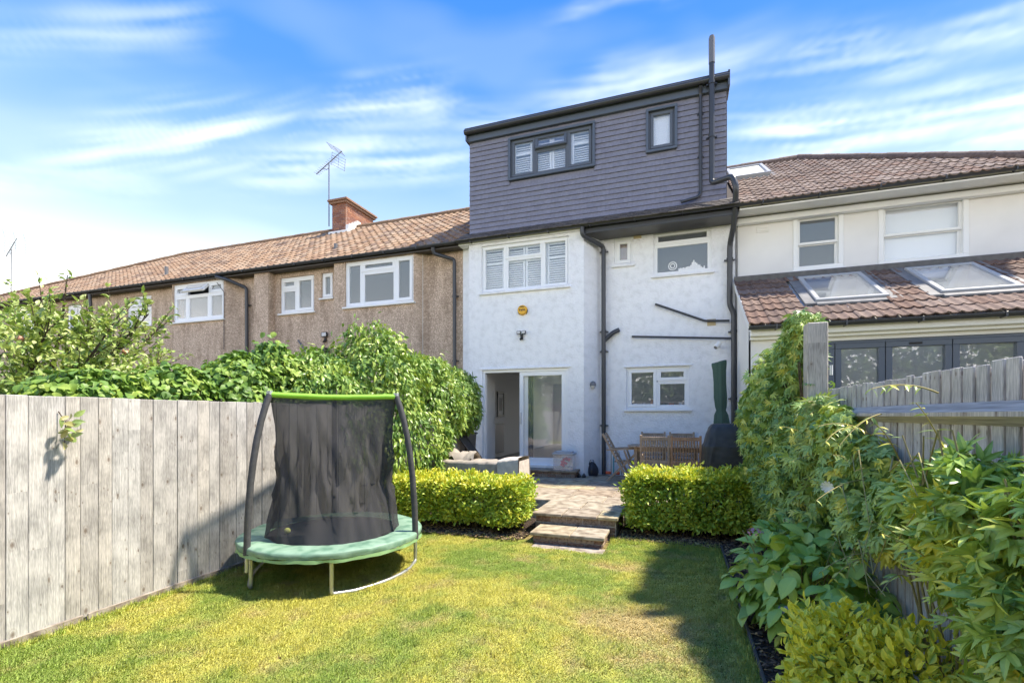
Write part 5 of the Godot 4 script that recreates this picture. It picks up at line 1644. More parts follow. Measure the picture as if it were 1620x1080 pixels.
# ---------- patio
func build_patio() -> void:
	var b = MB.new()
	b.box(V(-4.5, -0.02, 11.0), V(1.1, 0.285, 7.42))
	b.box(V(-1.9, -0.02, 7.42), V(-0.8, 0.255, 6.4))
	var o = setting("patio", b, M.joint)
	var mats = tones(M.stone, M.stone_tones)
	var rows = [[6.35, 6.82, -1.95, -0.76, 0.43], [6.82, 7.42, -1.95, -0.76, 0.61]]
	var d = 7.42
	var k = 0
	while d < 10.95:
		var dep = [0.61, 0.61, 0.46, 0.61, 0.75][k % 5]
		rows.append([d, minf(d + dep, 11.0), -4.48, 1.1, [0.9, 0.75, 1.0, 0.61, 0.9][k % 5]])
		d += dep
		k += 1
	for r in rows:
		var x: float = r[2] - (0.0 if r[3] < 0 else rf(0.0, 0.4))
		while x < r[3] - 0.1:
			var w: float = r[4] * (1.0 if rng.randf() < 0.6 else rf(0.6, 1.2))
			var x1 = minf(x + w, r[3])
			if r[3] - x1 < 0.2: x1 = r[3]
			var s = MB.new()
			s.box(V(maxf(x, r[2]) + 0.006, 0.262, r[1] - 0.006), V(x1 - 0.006, 0.30 + rf(-0.003, 0.003), r[0] + 0.006), 0.006)
			if x1 > r[2] + 0.1: part(o, "slab", s, mats[rng.randi() % mats.size()])
			x = x1
	bricks(o, -1.9, -0.8, 0.0, 0.258, 6.4, 7.3, M.brick_old, "fr", 0.225, 0.086)
	var st = thing("garden_step", "low brick step with a stone tread between the two hedges", "step", "", V(-1.35, 0, 6.1))
	bricks(st, -1.79, -0.9, 0.0, 0.11, 5.89, 6.39, M.brick_old, "fr", 0.225, 0.055)
	for e in [[-1.82, -1.30], [-1.295, -0.87]]:
		var t = MB.new()
		t.box(V(e[0], 0.112, 6.392), V(e[1], 0.157, 5.85), 0.008)
		part(st, "tread", t, mats[1] if e[0] < -1.5 else mats[3])
	var cs = MB.new()
	cs.box(V(-1.76, -0.03, 5.88), V(-0.86, 0.014, 5.65), 0.006)
	var co = part(self, "paving_slab", cs, M.concrete)
	co.set_meta("label", "flat pale paving slab set in the lawn below the step"); co.set_meta("category", "slab")

# ---------- trampoline
func build_trampoline() -> void:
	var C = V(-3.5, 0, 4.2)
	var o = thing("trampoline", "small round trampoline with faded green pad and black safety net", "trampoline", "", C)
	var at = func(deg, r, y): return C + Vector3(cos(deg_to_rad(deg)) * r, y, -sin(deg_to_rad(deg)) * r)
	var wob = FastNoiseLite.new(); wob.frequency = 2.5; wob.seed = 5
	var rows = []
	for q in [[0.655, 0.428], [0.70, 0.438], [0.78, 0.44], [0.87, 0.436], [0.908, 0.43], [0.92, 0.418], [0.923, 0.395], [0.918, 0.37]]:
		var row = []
		for k in 72:
			var an = 360.0 * k / 72
			var p = at.call(an, q[0] * (1.0 + 0.006 * cos(deg_to_rad(an * 8))), q[1])
			var n = wob.get_noise_3dv(p * 1.6)
			row.append(p + Vector3(0, n * (0.010 if q[0] > 0.68 else 0.003) + (wob.get_noise_3dv(p * 6.0) * 0.006), 0) + (p - C).normalized() * Vector3(1, 0, 1) * wob.get_noise_3dv(p * 3.0 + Vector3(9, 0, 0)) * 0.014)
		rows.append(row)
	var pad = MB.new()
	pad.grid(rows, true)
	part(o, "pad", pad, M.pad)
	var sk = MB.new()
	rows = []
	for q in [[0.919, 0.368], [0.922, 0.338]]:
		var row = []
		for k in 72:
			var p = at.call(5.0 * k, q[0], q[1])
			row.append(p + Vector3(0, wob.get_noise_3dv(p * 3.0) * 0.018, 0) + (p - C).normalized() * Vector3(1, 0, 1) * wob.get_noise_3dv(p * 3.0 + Vector3(9, 0, 0)) * 0.014)
		rows.append(row)
	sk.grid(rows, true)
	part(o, "pad_hem", sk, mat(L(0.26, 0.44, 0.19), 0.6))
	var seams = MB.new()
	for k in 8:
		var an = 20.0 + 45.0 * k
		seams.tube([at.call(an, 0.67, 0.45), at.call(an, 0.78, 0.462), at.call(an, 0.88, 0.452)], 0.003, 5)
	var bed = MB.new()
	rows = []
	for q in [[0.001, 0.395], [0.3, 0.397], [0.55, 0.408], [0.665, 0.42]]:
		var row = []
		for k in 48: row.append(at.call(7.5 * k, q[0], q[1]))
		rows.append(row)
	bed.grid(rows, true)
	part(o, "jumping_bed", bed, M.bed)
	var rim = MB.new()
	var pts = []
	for k in 49: pts.append(at.call(7.5 * k, 0.87, 0.385))
	rim.tube(pts, 0.02, 8, false)
	part(o, "frame_ring", rim, M.galv)
	for e in [[-52.0, 32.0], [68.0, 152.0], [188.0, 250.0]]:
		var l = [at.call(e[0], 0.85, 0.38), at.call(e[0], 0.85, 0.10)]
		for k in 7:
			var t = k / 6.0
			var an = lerpf(e[0], e[1], t)
			l.append(at.call(an, 0.85 - 0.06 * sin(t * PI), 0.022 if k > 0 and k < 6 else 0.035))
		l.append(at.call(e[1], 0.85, 0.10)); l.append(at.call(e[1], 0.85, 0.38))
		pipe(o, "leg", l, 0.019, M.galv, [], 10)
	var tops = []
	for an in [12.0, 130.0, 252.0]:
		var p = []
		for q in [[0.90, 0.36], [0.89, 0.7], [0.868, 1.0], [0.842, 1.22], [0.81, 1.42], [0.77, 1.6], [0.73, 1.74], [0.69, 1.85]]: p.append(at.call(an, q[0], q[1]))
		var m = MB.new()
		m.tube(p, 0.031, 12)
		var po = part(o, "pole", m, M.foam)
		var cp = MB.new()
		cp.tube([p[7] - Vector3(0, 0.012, 0), p[7] + Vector3(0, 0.035, 0)], 0.03, 10)
		part(po, "end_cap", cp, M.galv)
		var low = MB.new()
		low.tube([at.call(an, 0.90, 0.2), at.call(an, 0.90, 0.38)], 0.017, 10)
		part(po, "socket", low, M.galv)
		tops.append(p[7])
	for k in 3:
		var a: Vector3 = tops[k]; var b: Vector3 = tops[(k + 1) % 3]
		var p = []
		for j in 13: p.append(a.lerp(b, j / 12.0) + Vector3(0, -0.016 * sin(PI * j / 12.0) + wob.get_noise_1d(j * 3.0 + k * 50) * 0.006, 0))
		var m = MB.new()
		m.tube(p, 0.027, 10)
		part(o, "top_bar", m, M.lime)
	# net: hangs from the bars to the edge of the bed, pulled in and creased
	var n = 90
	rows = []
	for i in 17:
		var t = i / 16.0
		var row = []
		for k in n:
			var s = 3.0 * k / n
			var seg = int(s)
			var top: Vector3 = tops[seg].lerp(tops[(seg + 1) % 3], s - seg) - Vector3(0, 0.03, 0)
			var an0 = [12.0, 130.0, 252.0][seg]
			var an1 = [130.0, 252.0, 372.0][seg]
			var low: Vector3 = at.call(lerpf(an0, an1, s - seg), 0.655, 0.43)
			var p = top.lerp(low, t)
			var f = sin(PI * t)
			p = C.lerp(p, 1.0 - 0.09 * f) * Vector3(1, 0, 1) + Vector3(0, p.y, 0)
			var fold = sin(k * 0.9 + t * 2.5) * 0.014 * (0.5 + t) + wob.get_noise_2d(k * 0.22, t * 0.8) * 0.13 * f * (0.35 + t)
			p += ((p - C) * Vector3(1, 0, 1)).normalized() * fold
			row.append(p)
		rows.append(row)
	var net = MB.new()
	net.grid(rows, true)
	part(o, "safety_net", net, M.net)
	var strap = MB.new()
	strap.tube([at.call(215, 0.8, 0.34), at.call(216, 0.78, 0.18), at.call(221, 0.8, 0.05), at.call(226, 0.79, 0.02)], 0.006, 6)
	part(o, "strap", strap, M.black)
	var ball = thing("tennis_ball", "yellow-green tennis ball lying on the trampoline bed", "ball", "", at.call(210, 0.5, 0.44))
	var bm = SphereMesh.new()
	bm.radius = 0.033; bm.height = 0.066
	part(ball, "felt", bm, mat(L(0.62, 0.70, 0.20), 0.9), at.call(213, 0.47, 0.438))
	var sm = MB.new()
	var sp = []
	for k in 25:
		var a = TAU * k / 24
		sp.append(at.call(213, 0.47, 0.438) + Vector3(cos(a) * 0.9, 0.42 * sin(2 * a), sin(a) * 0.9).normalized() * 0.0332)
	sm.tube(sp, 0.0014, 5, false)
	part(ball, "seam", sm, M.white_paint)

# ---------- furniture and small things
func garden_chair(label: String, at: Vector3, turn: float, m: Material) -> void:
	# faces -z before turning
	var o = Node3D.new()
	o.name = numbered("garden_chair")
	add_child(o)
	o.set_meta("label", label); o.set_meta("category", "chair"); o.set_meta("group", "wooden garden chairs round the table")
	o.position = at
	o.rotation.y = turn
	var W = 0.24
	for s in [-1.0, 1.0]:
		var f = MB.new()
		f.box(Vector3(s * W - 0.02, 0, -0.25), Vector3(s * W + 0.02, 0.60, -0.21), 0.004)
		part(o, "leg", f, m)
		var b = MB.new()
		b.bar(Vector3(s * W, 0, 0.20), Vector3(s * W, 0.45, 0.20), 0.04, 0.045, Vector3.FORWARD, 0.004)
		b.bar(Vector3(s * W, 0.44, 0.20), Vector3(s * W, 0.99, 0.28), 0.04, 0.04, Vector3.FORWARD, 0.004)
		part(o, "leg", b, m)
		var a = MB.new()
		a.box(Vector3(s * W - 0.028, 0.602, -0.27), Vector3(s * W + 0.028, 0.628, 0.22), 0.006)
		part(o, "armrest", a, m)
	for e in [[0.93, 0.272, 0.065], [0.50, 0.212, 0.06]]:
		var rl = MB.new()
		rl.box(Vector3(-W + 0.021, e[0] - e[2] / 2, e[1] - 0.015), Vector3(W - 0.021, e[0] + e[2] / 2, e[1] + 0.015), 0.005)
		part(o, "back_rail", rl, m)
	for k in 9:
		var x = -0.188 + k * 0.047
		var sl = MB.new()
		sl.bar(Vector3(x, 0.53, 0.216), Vector3(x, 0.90, 0.266), 0.022, 0.012, Vector3.FORWARD, 0.002)
		part(o, "back_slat", sl, m)
	for k in 6:
		var z = -0.22 + k * 0.075
		var sl = MB.new()
		sl.box(Vector3(-W + 0.022, 0.42, z - 0.03), Vector3(W - 0.022, 0.438, z + 0.03), 0.003)
		part(o, "seat_slat", sl, m)
	for s in [-1.0, 1.0]:
		var ap = MB.new()
		ap.box(Vector3(s * W - 0.012, 0.365, -0.209), Vector3(s * W + 0.012, 0.418, 0.176), 0.003)
		part(o, "apron", ap, m)

func build_furniture() -> void:
	var P = 0.302
	garden_chair("brown slatted garden chair with its back to the hedge, second from the cover", V(-0.44, P, 9.28), PI * 0.0 + 0.03, M.teak_grey)
	garden_chair("reddish brown slatted garden chair beside the covered barbecue", V(0.11, P, 9.28), -0.03, M.teak)
	garden_chair("grey slatted garden chair against the wall, under the kitchen window's left half", V(-0.55, P, 10.62), PI, M.teak_grey)
	garden_chair("grey slatted garden chair against the wall, under the kitchen window's right half", V(0.05, P, 10.62), PI + 0.04, M.teak_grey)
	var tab = thing("garden_table", "weathered slatted wooden garden table between the chairs", "table", "", V(-0.2, P, 9.95))
	for k in 9:
		var s = MB.new()
		var z = 9.58 + k * 0.088
		var out = 0.06 * absf(k - 4.0) / 4.0
		s.box(V(-1.0 + out, 1.03, z + 0.04), V(0.62 - out, 1.055, z - 0.04), 0.004)
		part(tab, "top_slat", s, M.teak_grey)
	for x in [-0.82, 0.42]:
		for d in [9.66, 10.24]:
			var l = MB.new()
			l.box(V(x - 0.03, P, d + 0.03), V(x + 0.03, 1.028, d - 0.03), 0.005)
			part(tab, "leg", l, M.teak_grey)
	for d in [9.66, 10.24]:
		var ap = MB.new()
		ap.box(V(-0.79, 0.94, d + 0.012), V(0.39, 1.027, d - 0.012), 0.003)
		part(tab, "apron", ap, M.teak_grey)
	# folding armchair seen from the side, facing the table
	var f = thing("folding_armchair", "wooden folding armchair seen from the side at the table's left end", "chair", "", V(-1.2, P, 10.1))
	for d in [9.86, 10.34]:
		var a = MB.new()
		a.bar(V(-1.50, 1.28, d), V(-0.98, P + 0.02, d), 0.045, 0.03, Vector3(0, 0, 1), 0.005)
		part(f, "leg", a, M.teak_grey)
		var b = MB.new()
		b.bar(V(-1.42, P, d + 0.035), V(-0.86, 0.86, d + 0.035), 0.045, 0.028, Vector3(0, 0, 1), 0.005)
		part(f, "leg", b, M.teak_grey)
		var c = MB.new()
		c.bar(V(-0.94, 0.60, d - 0.03), V(-1.06, 0.95, d - 0.03), 0.04, 0.025, Vector3(0, 0, 1), 0.004)
		part(f, "arm_post", c, M.teak_grey)
		var e = MB.new()
		e.bar(V(-1.42, 0.945, d - 0.01), V(-0.86, 0.985, d - 0.01), 0.03, 0.06, Vector3(0, 0, 1), 0.006)
		part(f, "armrest", e, M.teak_grey)
	for k in 6:
		var s = MB.new()
		var x = -1.24 + k * 0.068
		s.box(V(x - 0.025, 0.70, 10.32), V(x + 0.025, 0.718, 9.88), 0.003)
		part(f, "seat_slat", s, M.teak_grey)
	for k in 8:
		var s = MB.new()
		var y = 0.80 + k * 0.062
		var x = lerpf(-1.50, -0.98, (1.28 - y) / 0.96)
		s.bar(V(x, y, 9.885), V(x, y, 10.315), 0.045, 0.012, Vector3(0.8, 0.5, 0), 0.002)
		part(f, "back_slat", s, M.teak_grey)
	# covered barbecue
	var q = thing("covered_barbecue", "barbecue under a dark weatherproof cover beside the right fence", "barbecue", "", V(0.72, P, 8.55))
	var wob = FastNoiseLite.new(); wob.frequency = 3.0; wob.seed = 31
	var rows = []
	for e in [[0.30, 0.37, 0.30], [0.5, 0.37, 0.30], [0.75, 0.365, 0.30], [0.95, 0.362, 0.295], [1.14, 0.362, 0.297], [1.165, 0.355, 0.29], [1.18, 0.345, 0.28], [1.34, 0.31, 0.24], [1.45, 0.265, 0.19], [1.50, 0.235, 0.16], [1.515, 0.19, 0.12], [1.52, 0.03, 0.03], [1.521, 0.001, 0.001]]:
		var row = []
		for k in 64:
			var an = -TAU * k / 64
			var cx = signf(cos(an)) * pow(absf(cos(an)), 0.28) * e[1]
			var cz = signf(sin(an)) * pow(absf(sin(an)), 0.28) * e[2]
			var p = V(0.72 + cx, e[0], 8.55) + Vector3(0, 0, cz)
			var fold = wob.get_noise_2d(k * 1.1, e[0] * 1.2) * 0.09 * clampf((1.2 - e[0]) * 1.6, 0.1, 1.0) + wob.get_noise_3dv(p * 2.0) * 0.03
			row.append(p + Vector3(cx, 0, cz).normalized() * fold * (0.0 if e[1] < 0.05 else 1.0))
		rows.append(row)
	var cm = MB.new()
	cm.grid(rows, true)
	part(q, "cover", cm, M.cover)
	# closed parasol
	q = thing("closed_parasol", "closed parasol in a dark green cover leaning by the black drainpipe", "parasol", "", V(0.8, P, 10.35))
	rows = []
	for e in [[1.2, 0.03], [1.3, 0.10], [1.5, 0.125], [1.66, 0.11], [1.75, 0.075], [1.82, 0.09], [2.0, 0.105], [2.3, 0.10], [2.55, 0.11], [2.68, 0.125], [2.72, 0.12], [2.70, 0.06]]:
		var row = []
		for k in 40:
			var an = -TAU * k / 40
			var rr = e[1] * (1.0 + 0.16 * sin(an * 4.0 + e[0]) + 0.08 * sin(an * 9.0))
			row.append(V(0.79 - (e[0] - 1.2) * 0.03 + cos(an) * rr, e[0] + 0.03 * cos(an) * (1.0 if e[0] > 2.6 else 0.0), 10.35) + Vector3(0, 0, sin(an) * rr))
		rows.append(row)
	var pm = MB.new()
	pm.grid(rows, true)
	part(q, "cover", pm, M.cover_green)
	var pl = MB.new()
	pl.tube([V(0.81, P, 10.35), V(0.79, 1.4, 10.35)], 0.022, 10)
	part(q, "pole", pl, M.galv)
	var pb = MB.new()
	pb.lathe(V(0.81, P, 10.35), [[0.24, 0.0], [0.24, 0.04], [0.20, 0.07], [0.04, 0.09], [0.03, 0.2]], 24)
	part(q, "base", pb, M.black)
	# covered bench left of the door
	q = thing("covered_bench", "low garden bench under a taupe fabric cover behind the left hedge", "bench", "", V(-3.7, P, 8.0))
	rows = []
	var sec = [[-4.9, 0.9], [-4.0, 1.0], [-3.4, 1.02], [-3.0, 1.0], [-2.93, 1.0]]
	var bm = MB.new()
	for x in 41:
		var xx = lerpf(-4.9, -2.92, x / 40.0)
		var row = []
		for e in [[7.66, 0.31], [7.66, 0.5], [7.67, 0.79], [7.70, 0.835], [7.76, 0.845], [8.0, 0.83], [8.25, 0.835], [8.3, 0.7], [8.3, 0.31]]:
			row.append(V(xx, e[1] + wob.get_noise_2d(xx * 2.0, e[0] * 3.0) * 0.02, e[0] + wob.get_noise_2d(xx * 3.0, e[1] * 2.0 + 9.0) * 0.035))
		rows.append(row)
	bm.grid(rows)
	part(q, "cover", bm, M.tarp)
	bm = MB.new()
	rows = []
	for x in 21:
		var xx = lerpf(-4.5, -3.55, x / 20.0)
		var row = []
		for e in [[7.95, 0.83], [8.0, 0.91], [8.12, 0.97], [8.25, 0.94], [8.32, 0.8]]:
			row.append(V(xx, e[1] + wob.get_noise_2d(xx * 2.5, e[0] * 4.0 + 20.0) * 0.09 + (0.05 if x < 12 and x > 3 and e[1] > 0.8 else 0.0), e[0]))
		rows.append(row)
	bm.grid(rows)
	part(q, "crumpled_cover", bm, M.tarp)
	bm = MB.new()
	rows = []
	for x in 9:
		var xx = lerpf(-2.95, -2.58, x / 8.0)
		var row = []
		for e in [[7.62, 0.31], [7.62, 0.55], [7.63, 0.84], [7.68, 0.885], [8.0, 0.89], [8.28, 0.88], [8.33, 0.6], [8.33, 0.31]]:
			row.append(V(xx + wob.get_noise_2d(x * 1.0, e[1] * 3.0) * 0.03, e[1] + 0.04 * x / 8.0 + wob.get_noise_2d(xx * 5.0, e[0] * 3.0) * 0.02, e[0]))
		rows.append(row)
	bm.grid(rows)
	bm.quad(V(-2.58, 0.31, 7.64), V(-2.58, 0.31, 8.31), V(-2.58, 0.87, 8.26), V(-2.58, 0.87, 7.7), Vector3.RIGHT)
	part(q, "end_cover", bm, M.tarp_pale)
	# two stacked rattan loungers propped by the bin
	for e in [[-4.42, 9.15, "dark woven lounger panel propped up under the climber, left of the pair"], [-4.02, 9.3, "dark woven lounger panel propped beside the black bin, right of the pair"]]:
		q = thing("woven_lounger", e[2], "lounger", "woven lounger panels by the door", V(e[0], P, e[1]))
		rows = []
		for i in 15:
			var t = i / 14.0
			var row = []
			for j in 5: row.append(V(e[0] - 0.42 + 0.62 * t + 0.12 * sin(t * PI), 1.22 - 0.84 * t - 0.10 * sin(t * PI), e[1] - 0.18 + 0.09 * j))
			rows.append(row)
		var sh = MB.new()
		sh.grid(rows)
		part(q, "woven_panel", sh, M.rattan)
		for s in [0, 4]:
			var p = []
			for i in 15: p.append(rows[i][s])
			var rm = MB.new()
			rm.tube(p, 0.018, 8)
			part(q, "rail", rm, M.rattan)
		var lg = MB.new()
		lg.tube([rows[3][2], V(e[0] - 0.2, P, e[1])], 0.015, 8)
		part(q, "prop_leg", lg, M.rattan)
	q = thing("wheelie_bin", "black plastic bin standing in the corner by the white house", "bin", "", V(-4.6, P, 9.75))
	var wb = MB.new()
	rows = []
	for e in [[P, 0.19], [0.9, 0.225], [1.22, 0.24]]:
		rows.append([V(-4.62 - e[1], e[0], 9.75 - e[1]), V(-4.62 + e[1], e[0], 9.75 - e[1]), V(-4.62 + e[1], e[0], 9.75 + e[1]), V(-4.62 - e[1], e[0], 9.75 + e[1])])
	for i in 2:
		for k in 4: wb.flat(rows[i][k], rows[i][(k + 1) % 4], rows[i + 1][(k + 1) % 4], rows[i + 1][k], V(-4.62, 0.8, 9.75))
	part(q, "body", wb, M.black_pvc)
	wb = MB.new()
	wb.box(V(-4.88, 1.222, 10.02), V(-4.35, 1.27, 9.47), 0.015)
	part(q, "lid", wb, M.black_pvc)
	q = thing("blue_tub", "small blue plastic tub on the paving beside the black bin", "tub", "", V(-4.28, P, 9.6))
	wb = MB.new()
	wb.lathe(V(-4.24, P, 9.55), [[0.09, 0.0], [0.12, 0.3], [0.13, 0.31], [0.12, 0.315], [0.085, 0.02]], 20)
	part(q, "body", wb, M.blue)
	wb = MB.new()
	wb.tube([V(-4.36, 0.61, 9.55), V(-4.30, 0.7, 9.53), V(-4.18, 0.7, 9.53), V(-4.12, 0.61, 9.55)], 0.007, 6)
	part(q, "handle", wb, M.galv)
	# clear storage box on the door step
	q = thing("storage_box", "clear plastic storage box of pink things on the door step", "box", "", V(-2.4, 0.466, 10.25))
	wb = MB.new()
	for e in [[V(-2.60, 0.468, 10.10), V(-2.18, 0.79, 10.095)], [V(-2.60, 0.468, 10.42), V(-2.18, 0.79, 10.415)], [V(-2.60, 0.468, 10.415), V(-2.595, 0.79, 10.10)], [V(-2.185, 0.468, 10.415), V(-2.18, 0.79, 10.10)], [V(-2.60, 0.468, 10.42), V(-2.18, 0.473, 10.10)]]:
		wb.box(Vector3(e[0].x, e[0].y, minf(e[0].z, e[1].z)), Vector3(e[1].x, e[1].y, maxf(e[0].z, e[1].z)))
	part(q, "tub", wb, M.clear)
	wb = MB.new()
	wb.box(V(-2.625, 0.79, 10.44), V(-2.155, 0.84, 10.08), 0.012)
	wb.box(V(-2.58, 0.84, 10.4), V(-2.2, 0.87, 10.12), 0.012)
	part(q, "lid", wb, M.lid_grey)
	wb = MB.new()
	for k in 7:
		var c = V(rf(-2.5, -2.28), rf(0.53, 0.7), rf(10.18, 10.34))
		wb.tube([c, c + Vector3(rf(-0.1, 0.1), rf(-0.03, 0.06), rf(-0.05, 0.05))], 0.03, 8)
	part(q, "contents", wb, M.pink)
	# bag, shoes and a hose reel by the downpipe
	q = thing("black_bag", "small black bag slumped at the foot of the black downpipe", "bag", "", V(-1.82, P, 10.7))
	rows = []
	for e in [[0.0, 0.11], [0.08, 0.135], [0.18, 0.12], [0.27, 0.07], [0.31, 0.02]]:
		var row = []
		for k in 20:
			var an = -TAU * k / 20
			row.append(V(-1.86 + cos(an) * e[1] * 1.1, P + e[0], 10.7) + Vector3(0, 0, sin(an) * e[1] * 0.8) * (1.0 + 0.2 * sin(an * 5)))
		rows.append(row)
	wb = MB.new()
	wb.grid(rows, true)
	part(q, "sack", wb, mat(L(0.02, 0.022, 0.035), 0.5))
	wb = MB.new()
	wb.tube([V(-1.92, 0.56, 10.63), V(-1.88, 0.66, 10.62), V(-1.82, 0.66, 10.62), V(-1.79, 0.56, 10.63)], 0.007, 6)
	part(q, "strap", wb, M.black)
	for k in 2:
		q = thing("garden_shoe", ["dark garden shoe on the paving, nearer the door step", "dark garden shoe on the paving, nearer the black bag"][k], "shoe", "pair of shoes by the wall", V(-2.12 + k * 0.11, P, 10.42))
		rows = []
		for i in 9:
			var t = i / 8.0
			var w = 0.04 * (0.75 + 0.35 * sin(t * PI)) * (0.6 if i == 8 or i == 0 else 1.0)
			var hgt = 0.075 - 0.035 * t
			var row = []
			for j in 8:
				var an = PI * j / 7.0
				row.append(V(-2.12 + k * 0.11 - cos(an) * w + t * 0.05, P + sin(an) * hgt, 10.52 - t * 0.26))
			rows.append(row)
		wb = MB.new()
		wb.grid(rows)
		part(q, "upper", wb, M.cover)
		wb = MB.new()
		wb.bar(V(-2.12 + k * 0.11, P + 0.008, 10.53), V(-2.07 + k * 0.11, P + 0.008, 10.25), 0.085, 0.014, Vector3.UP, 0.004)
		part(q, "sole", wb, M.black)
	q = thing("folded_scooter", "small folded metal toy scooter behind the folding armchair", "scooter", "", V(-1.35, P, 10.75))
	pipe(q, "frame_tube", [V(-1.45, 0.33, 10.8), V(-1.45, 0.85, 10.8), V(-1.35, 0.9, 10.8), V(-1.28, 0.85, 10.8), V(-1.22, 0.33, 10.8)], 0.012, M.galv)
	pipe(q, "frame_tube", [V(-1.40, 0.33, 10.84), V(-1.40, 0.8, 10.84)], 0.014, mat(L(0.05, 0.35, 0.42), 0.4))
	for x in [-1.5, -1.3]:
		wb = MB.new()
		wb.tube([V(x - 0.05, 0.38, 10.70), V(x + 0.05, 0.38, 10.70)], 0.035, 12)
		part(q, "grip", wb, M.orange)
	# alarm box with its lettering
	q = thing("alarm_box", "round yellow alarm box with black lettering on the white wall", "alarm box", "", V(-3.43, 4.08, 10.5))
	wb = MB.new()
	wb.tube([V(-3.43, 4.08, 10.5), V(-3.43, 4.08, 10.445), V(-3.43, 4.08, 10.43)], [0.115, 0.112, 0.098], 28)
	part(q, "case", wb, M.yellow)
	wb = MB.new()
	wb.tube([V(-3.43, 4.07, 10.502), V(-3.43, 4.055, 10.47)], 0.118, 28)
	part(q, "back_plate", wb, M.black)
	var tm = TextMesh.new()
	tm.text = "Yale"
	var sf = SystemFont.new()
	sf.font_names = PackedStringArray(["Droid Sans"])
	sf.font_weight = 700
	tm.font = sf
	tm.font_size = 32; tm.pixel_size = 0.0024; tm.depth = 0.004
	part(q, "lettering", tm, M.black, V(-3.43, 4.08, 10.427))
	security_light("black twin-head security light on the white wall below the alarm box", V(-3.45, 3.50, 10.5), true)
	security_light("security floodlight on the brown wall above the leafy mound", V(-9.25, 3.78, 10.75), false)
	q = thing("bulkhead_light", "small grey bulkhead lamp on the splayed white wall by the downpipe", "wall lamp", "", V(-1.86, 2.32, 10.74))
	wb = MB.new()
	wb.lathe(V(-1.84, 2.24, 10.70), [[0.001, 0.0], [0.045, 0.02], [0.062, 0.07], [0.055, 0.12], [0.03, 0.155], [0.001, 0.165]], 16)
	part(q, "globe", wb, M.lamp_glass)
	wb = MB.new()
	wb.lathe(V(-1.84, 2.31, 10.70), [[0.066, 0.0], [0.068, 0.04], [0.05, 0.09], [0.001, 0.115]], 16)
	part(q, "hood", wb, M.grey_pvc)
	q = thing("security_camera", "white bullet security camera on the white wall near the right drainpipe", "camera", "", V(0.72, 3.1, 11.0))
	wb = MB.new()
	wb.tube([V(0.78, 3.16, 10.8), V(0.70, 3.06, 10.74)], 0.05, 14)
	part(q, "barrel", wb, M.white_paint)
	wb = MB.new()
	wb.tube([V(0.78, 3.1, 11.0), V(0.78, 3.1, 10.88), V(0.76, 3.14, 10.82)], 0.018, 8)
	part(q, "arm", wb, M.white_paint)
	wb = MB.new()
	wb.tube([V(0.70, 3.06, 10.741), V(0.695, 3.054, 10.735)], 0.036, 14)
	part(q, "lens", wb, M.grey_pvc)
	# framed picture in the room
	q = thing("framed_picture", "black framed picture on the inner wall seen through the open door", "picture", "", V(-4.54, 1.9, 12.6))
	wb = MB.new()
	for e in [[1.62, 1.67, 12.3, 12.82], [2.26, 2.31, 12.3, 12.82], [1.67, 2.26, 12.3, 12.35], [1.67, 2.26, 12.77, 12.82]]:
		wb.box(V(-4.778, e[0], e[3]), V(-4.745, e[1], e[2]), 0.004)
	part(q, "frame", wb, M.black)
	wb = MB.new()
	wb.box(V(-4.778, 1.67, 12.77), V(-4.765, 2.26, 12.35))
	part(q, "mount", wb, M.paper)
	wb = MB.new()
	wb.box(V(-4.766, 1.78, 12.68), V(-4.76, 2.15, 12.44))
	part(q, "print", wb, mat(L(0.12, 0.13, 0.14), 0.6))
	# pots on the kitchen sill
	var x = -0.98
	for e in [[0.05, 0.12, "paper", "white pot on the kitchen window sill, first from the left"], [0.05, 0.14, "galv", "steel canister on the kitchen window sill"], [0.06, 0.2, "terra", "tall terracotta jar on the kitchen window sill"], [0.13, 0.13, "cover_green", "green bowl on the kitchen window sill"], [0.06, 0.12, "terra", "squat terracotta pot on the kitchen window sill"], [0.05, 0.14, "paper", "white pot on the kitchen window sill, last on the right"]]:
		q = thing("sill_pot", e[3], "pot", "pots on the kitchen sill", V(x, 1.82, 11.3))
		wb = MB.new()
		wb.lathe(V(x, 1.80, 11.33), [[0.001, 0.0], [e[0] * 0.8, 0.0], [e[0], e[1] * 0.5], [e[0] * 0.9, e[1]], [e[0] * 0.8, e[1]], [e[0] * 0.75, e[1] * 0.2]], 16)
		part(q, "vessel", wb, M[e[2]])
		wb = MB.new()
		wb.lathe(V(x, 1.80 + e[1], 11.33), [[e[0] * 0.95, -0.012], [e[0] * 0.97, 0.0], [e[0] * 0.8, 0.006], [e[0] * 0.78, -0.012]], 16)
		part(q, "rim", wb, M[e[2]])
		x += 0.2
	var ws = MB.new()
	ws.box(V(-1.16, 1.76, 11.5), V(0.21, 1.798, 11.242), 0.004)
	var so = part(self, "window_shelf", ws, M.room_white)
	so.set_meta("label", "white inner sill behind the kitchen window"); so.set_meta("category", "shelf")
	# aerials
	aerial("television aerial with fan of rods on the brick chimney of the brown house", V(-12.0, 8.5, 14.1), 2.25, 1.0)
	aerial("television aerial rising above the roofs at the far left", V(-31.6, 7.0, 14.2), 3.0, 1.3)
	q = thing("far_house", "distant house with a low hipped roof at the far left, mostly hidden", "house", "", V(-36, 0, 18))
	wb = MB.new()
	wb.box(V(-42, 0, 22), V(-31, 5.0, 14), 0.02)
	part(q, "wall", wb, M.pebble)
	wb = MB.new()
	var rr = [V(-42.4, 4.95, 13.6), V(-30.6, 4.95, 13.6), V(-30.6, 4.95, 22.4), V(-42.4, 4.95, 22.4), V(-39, 7.2, 18), V(-34, 7.2, 18)]
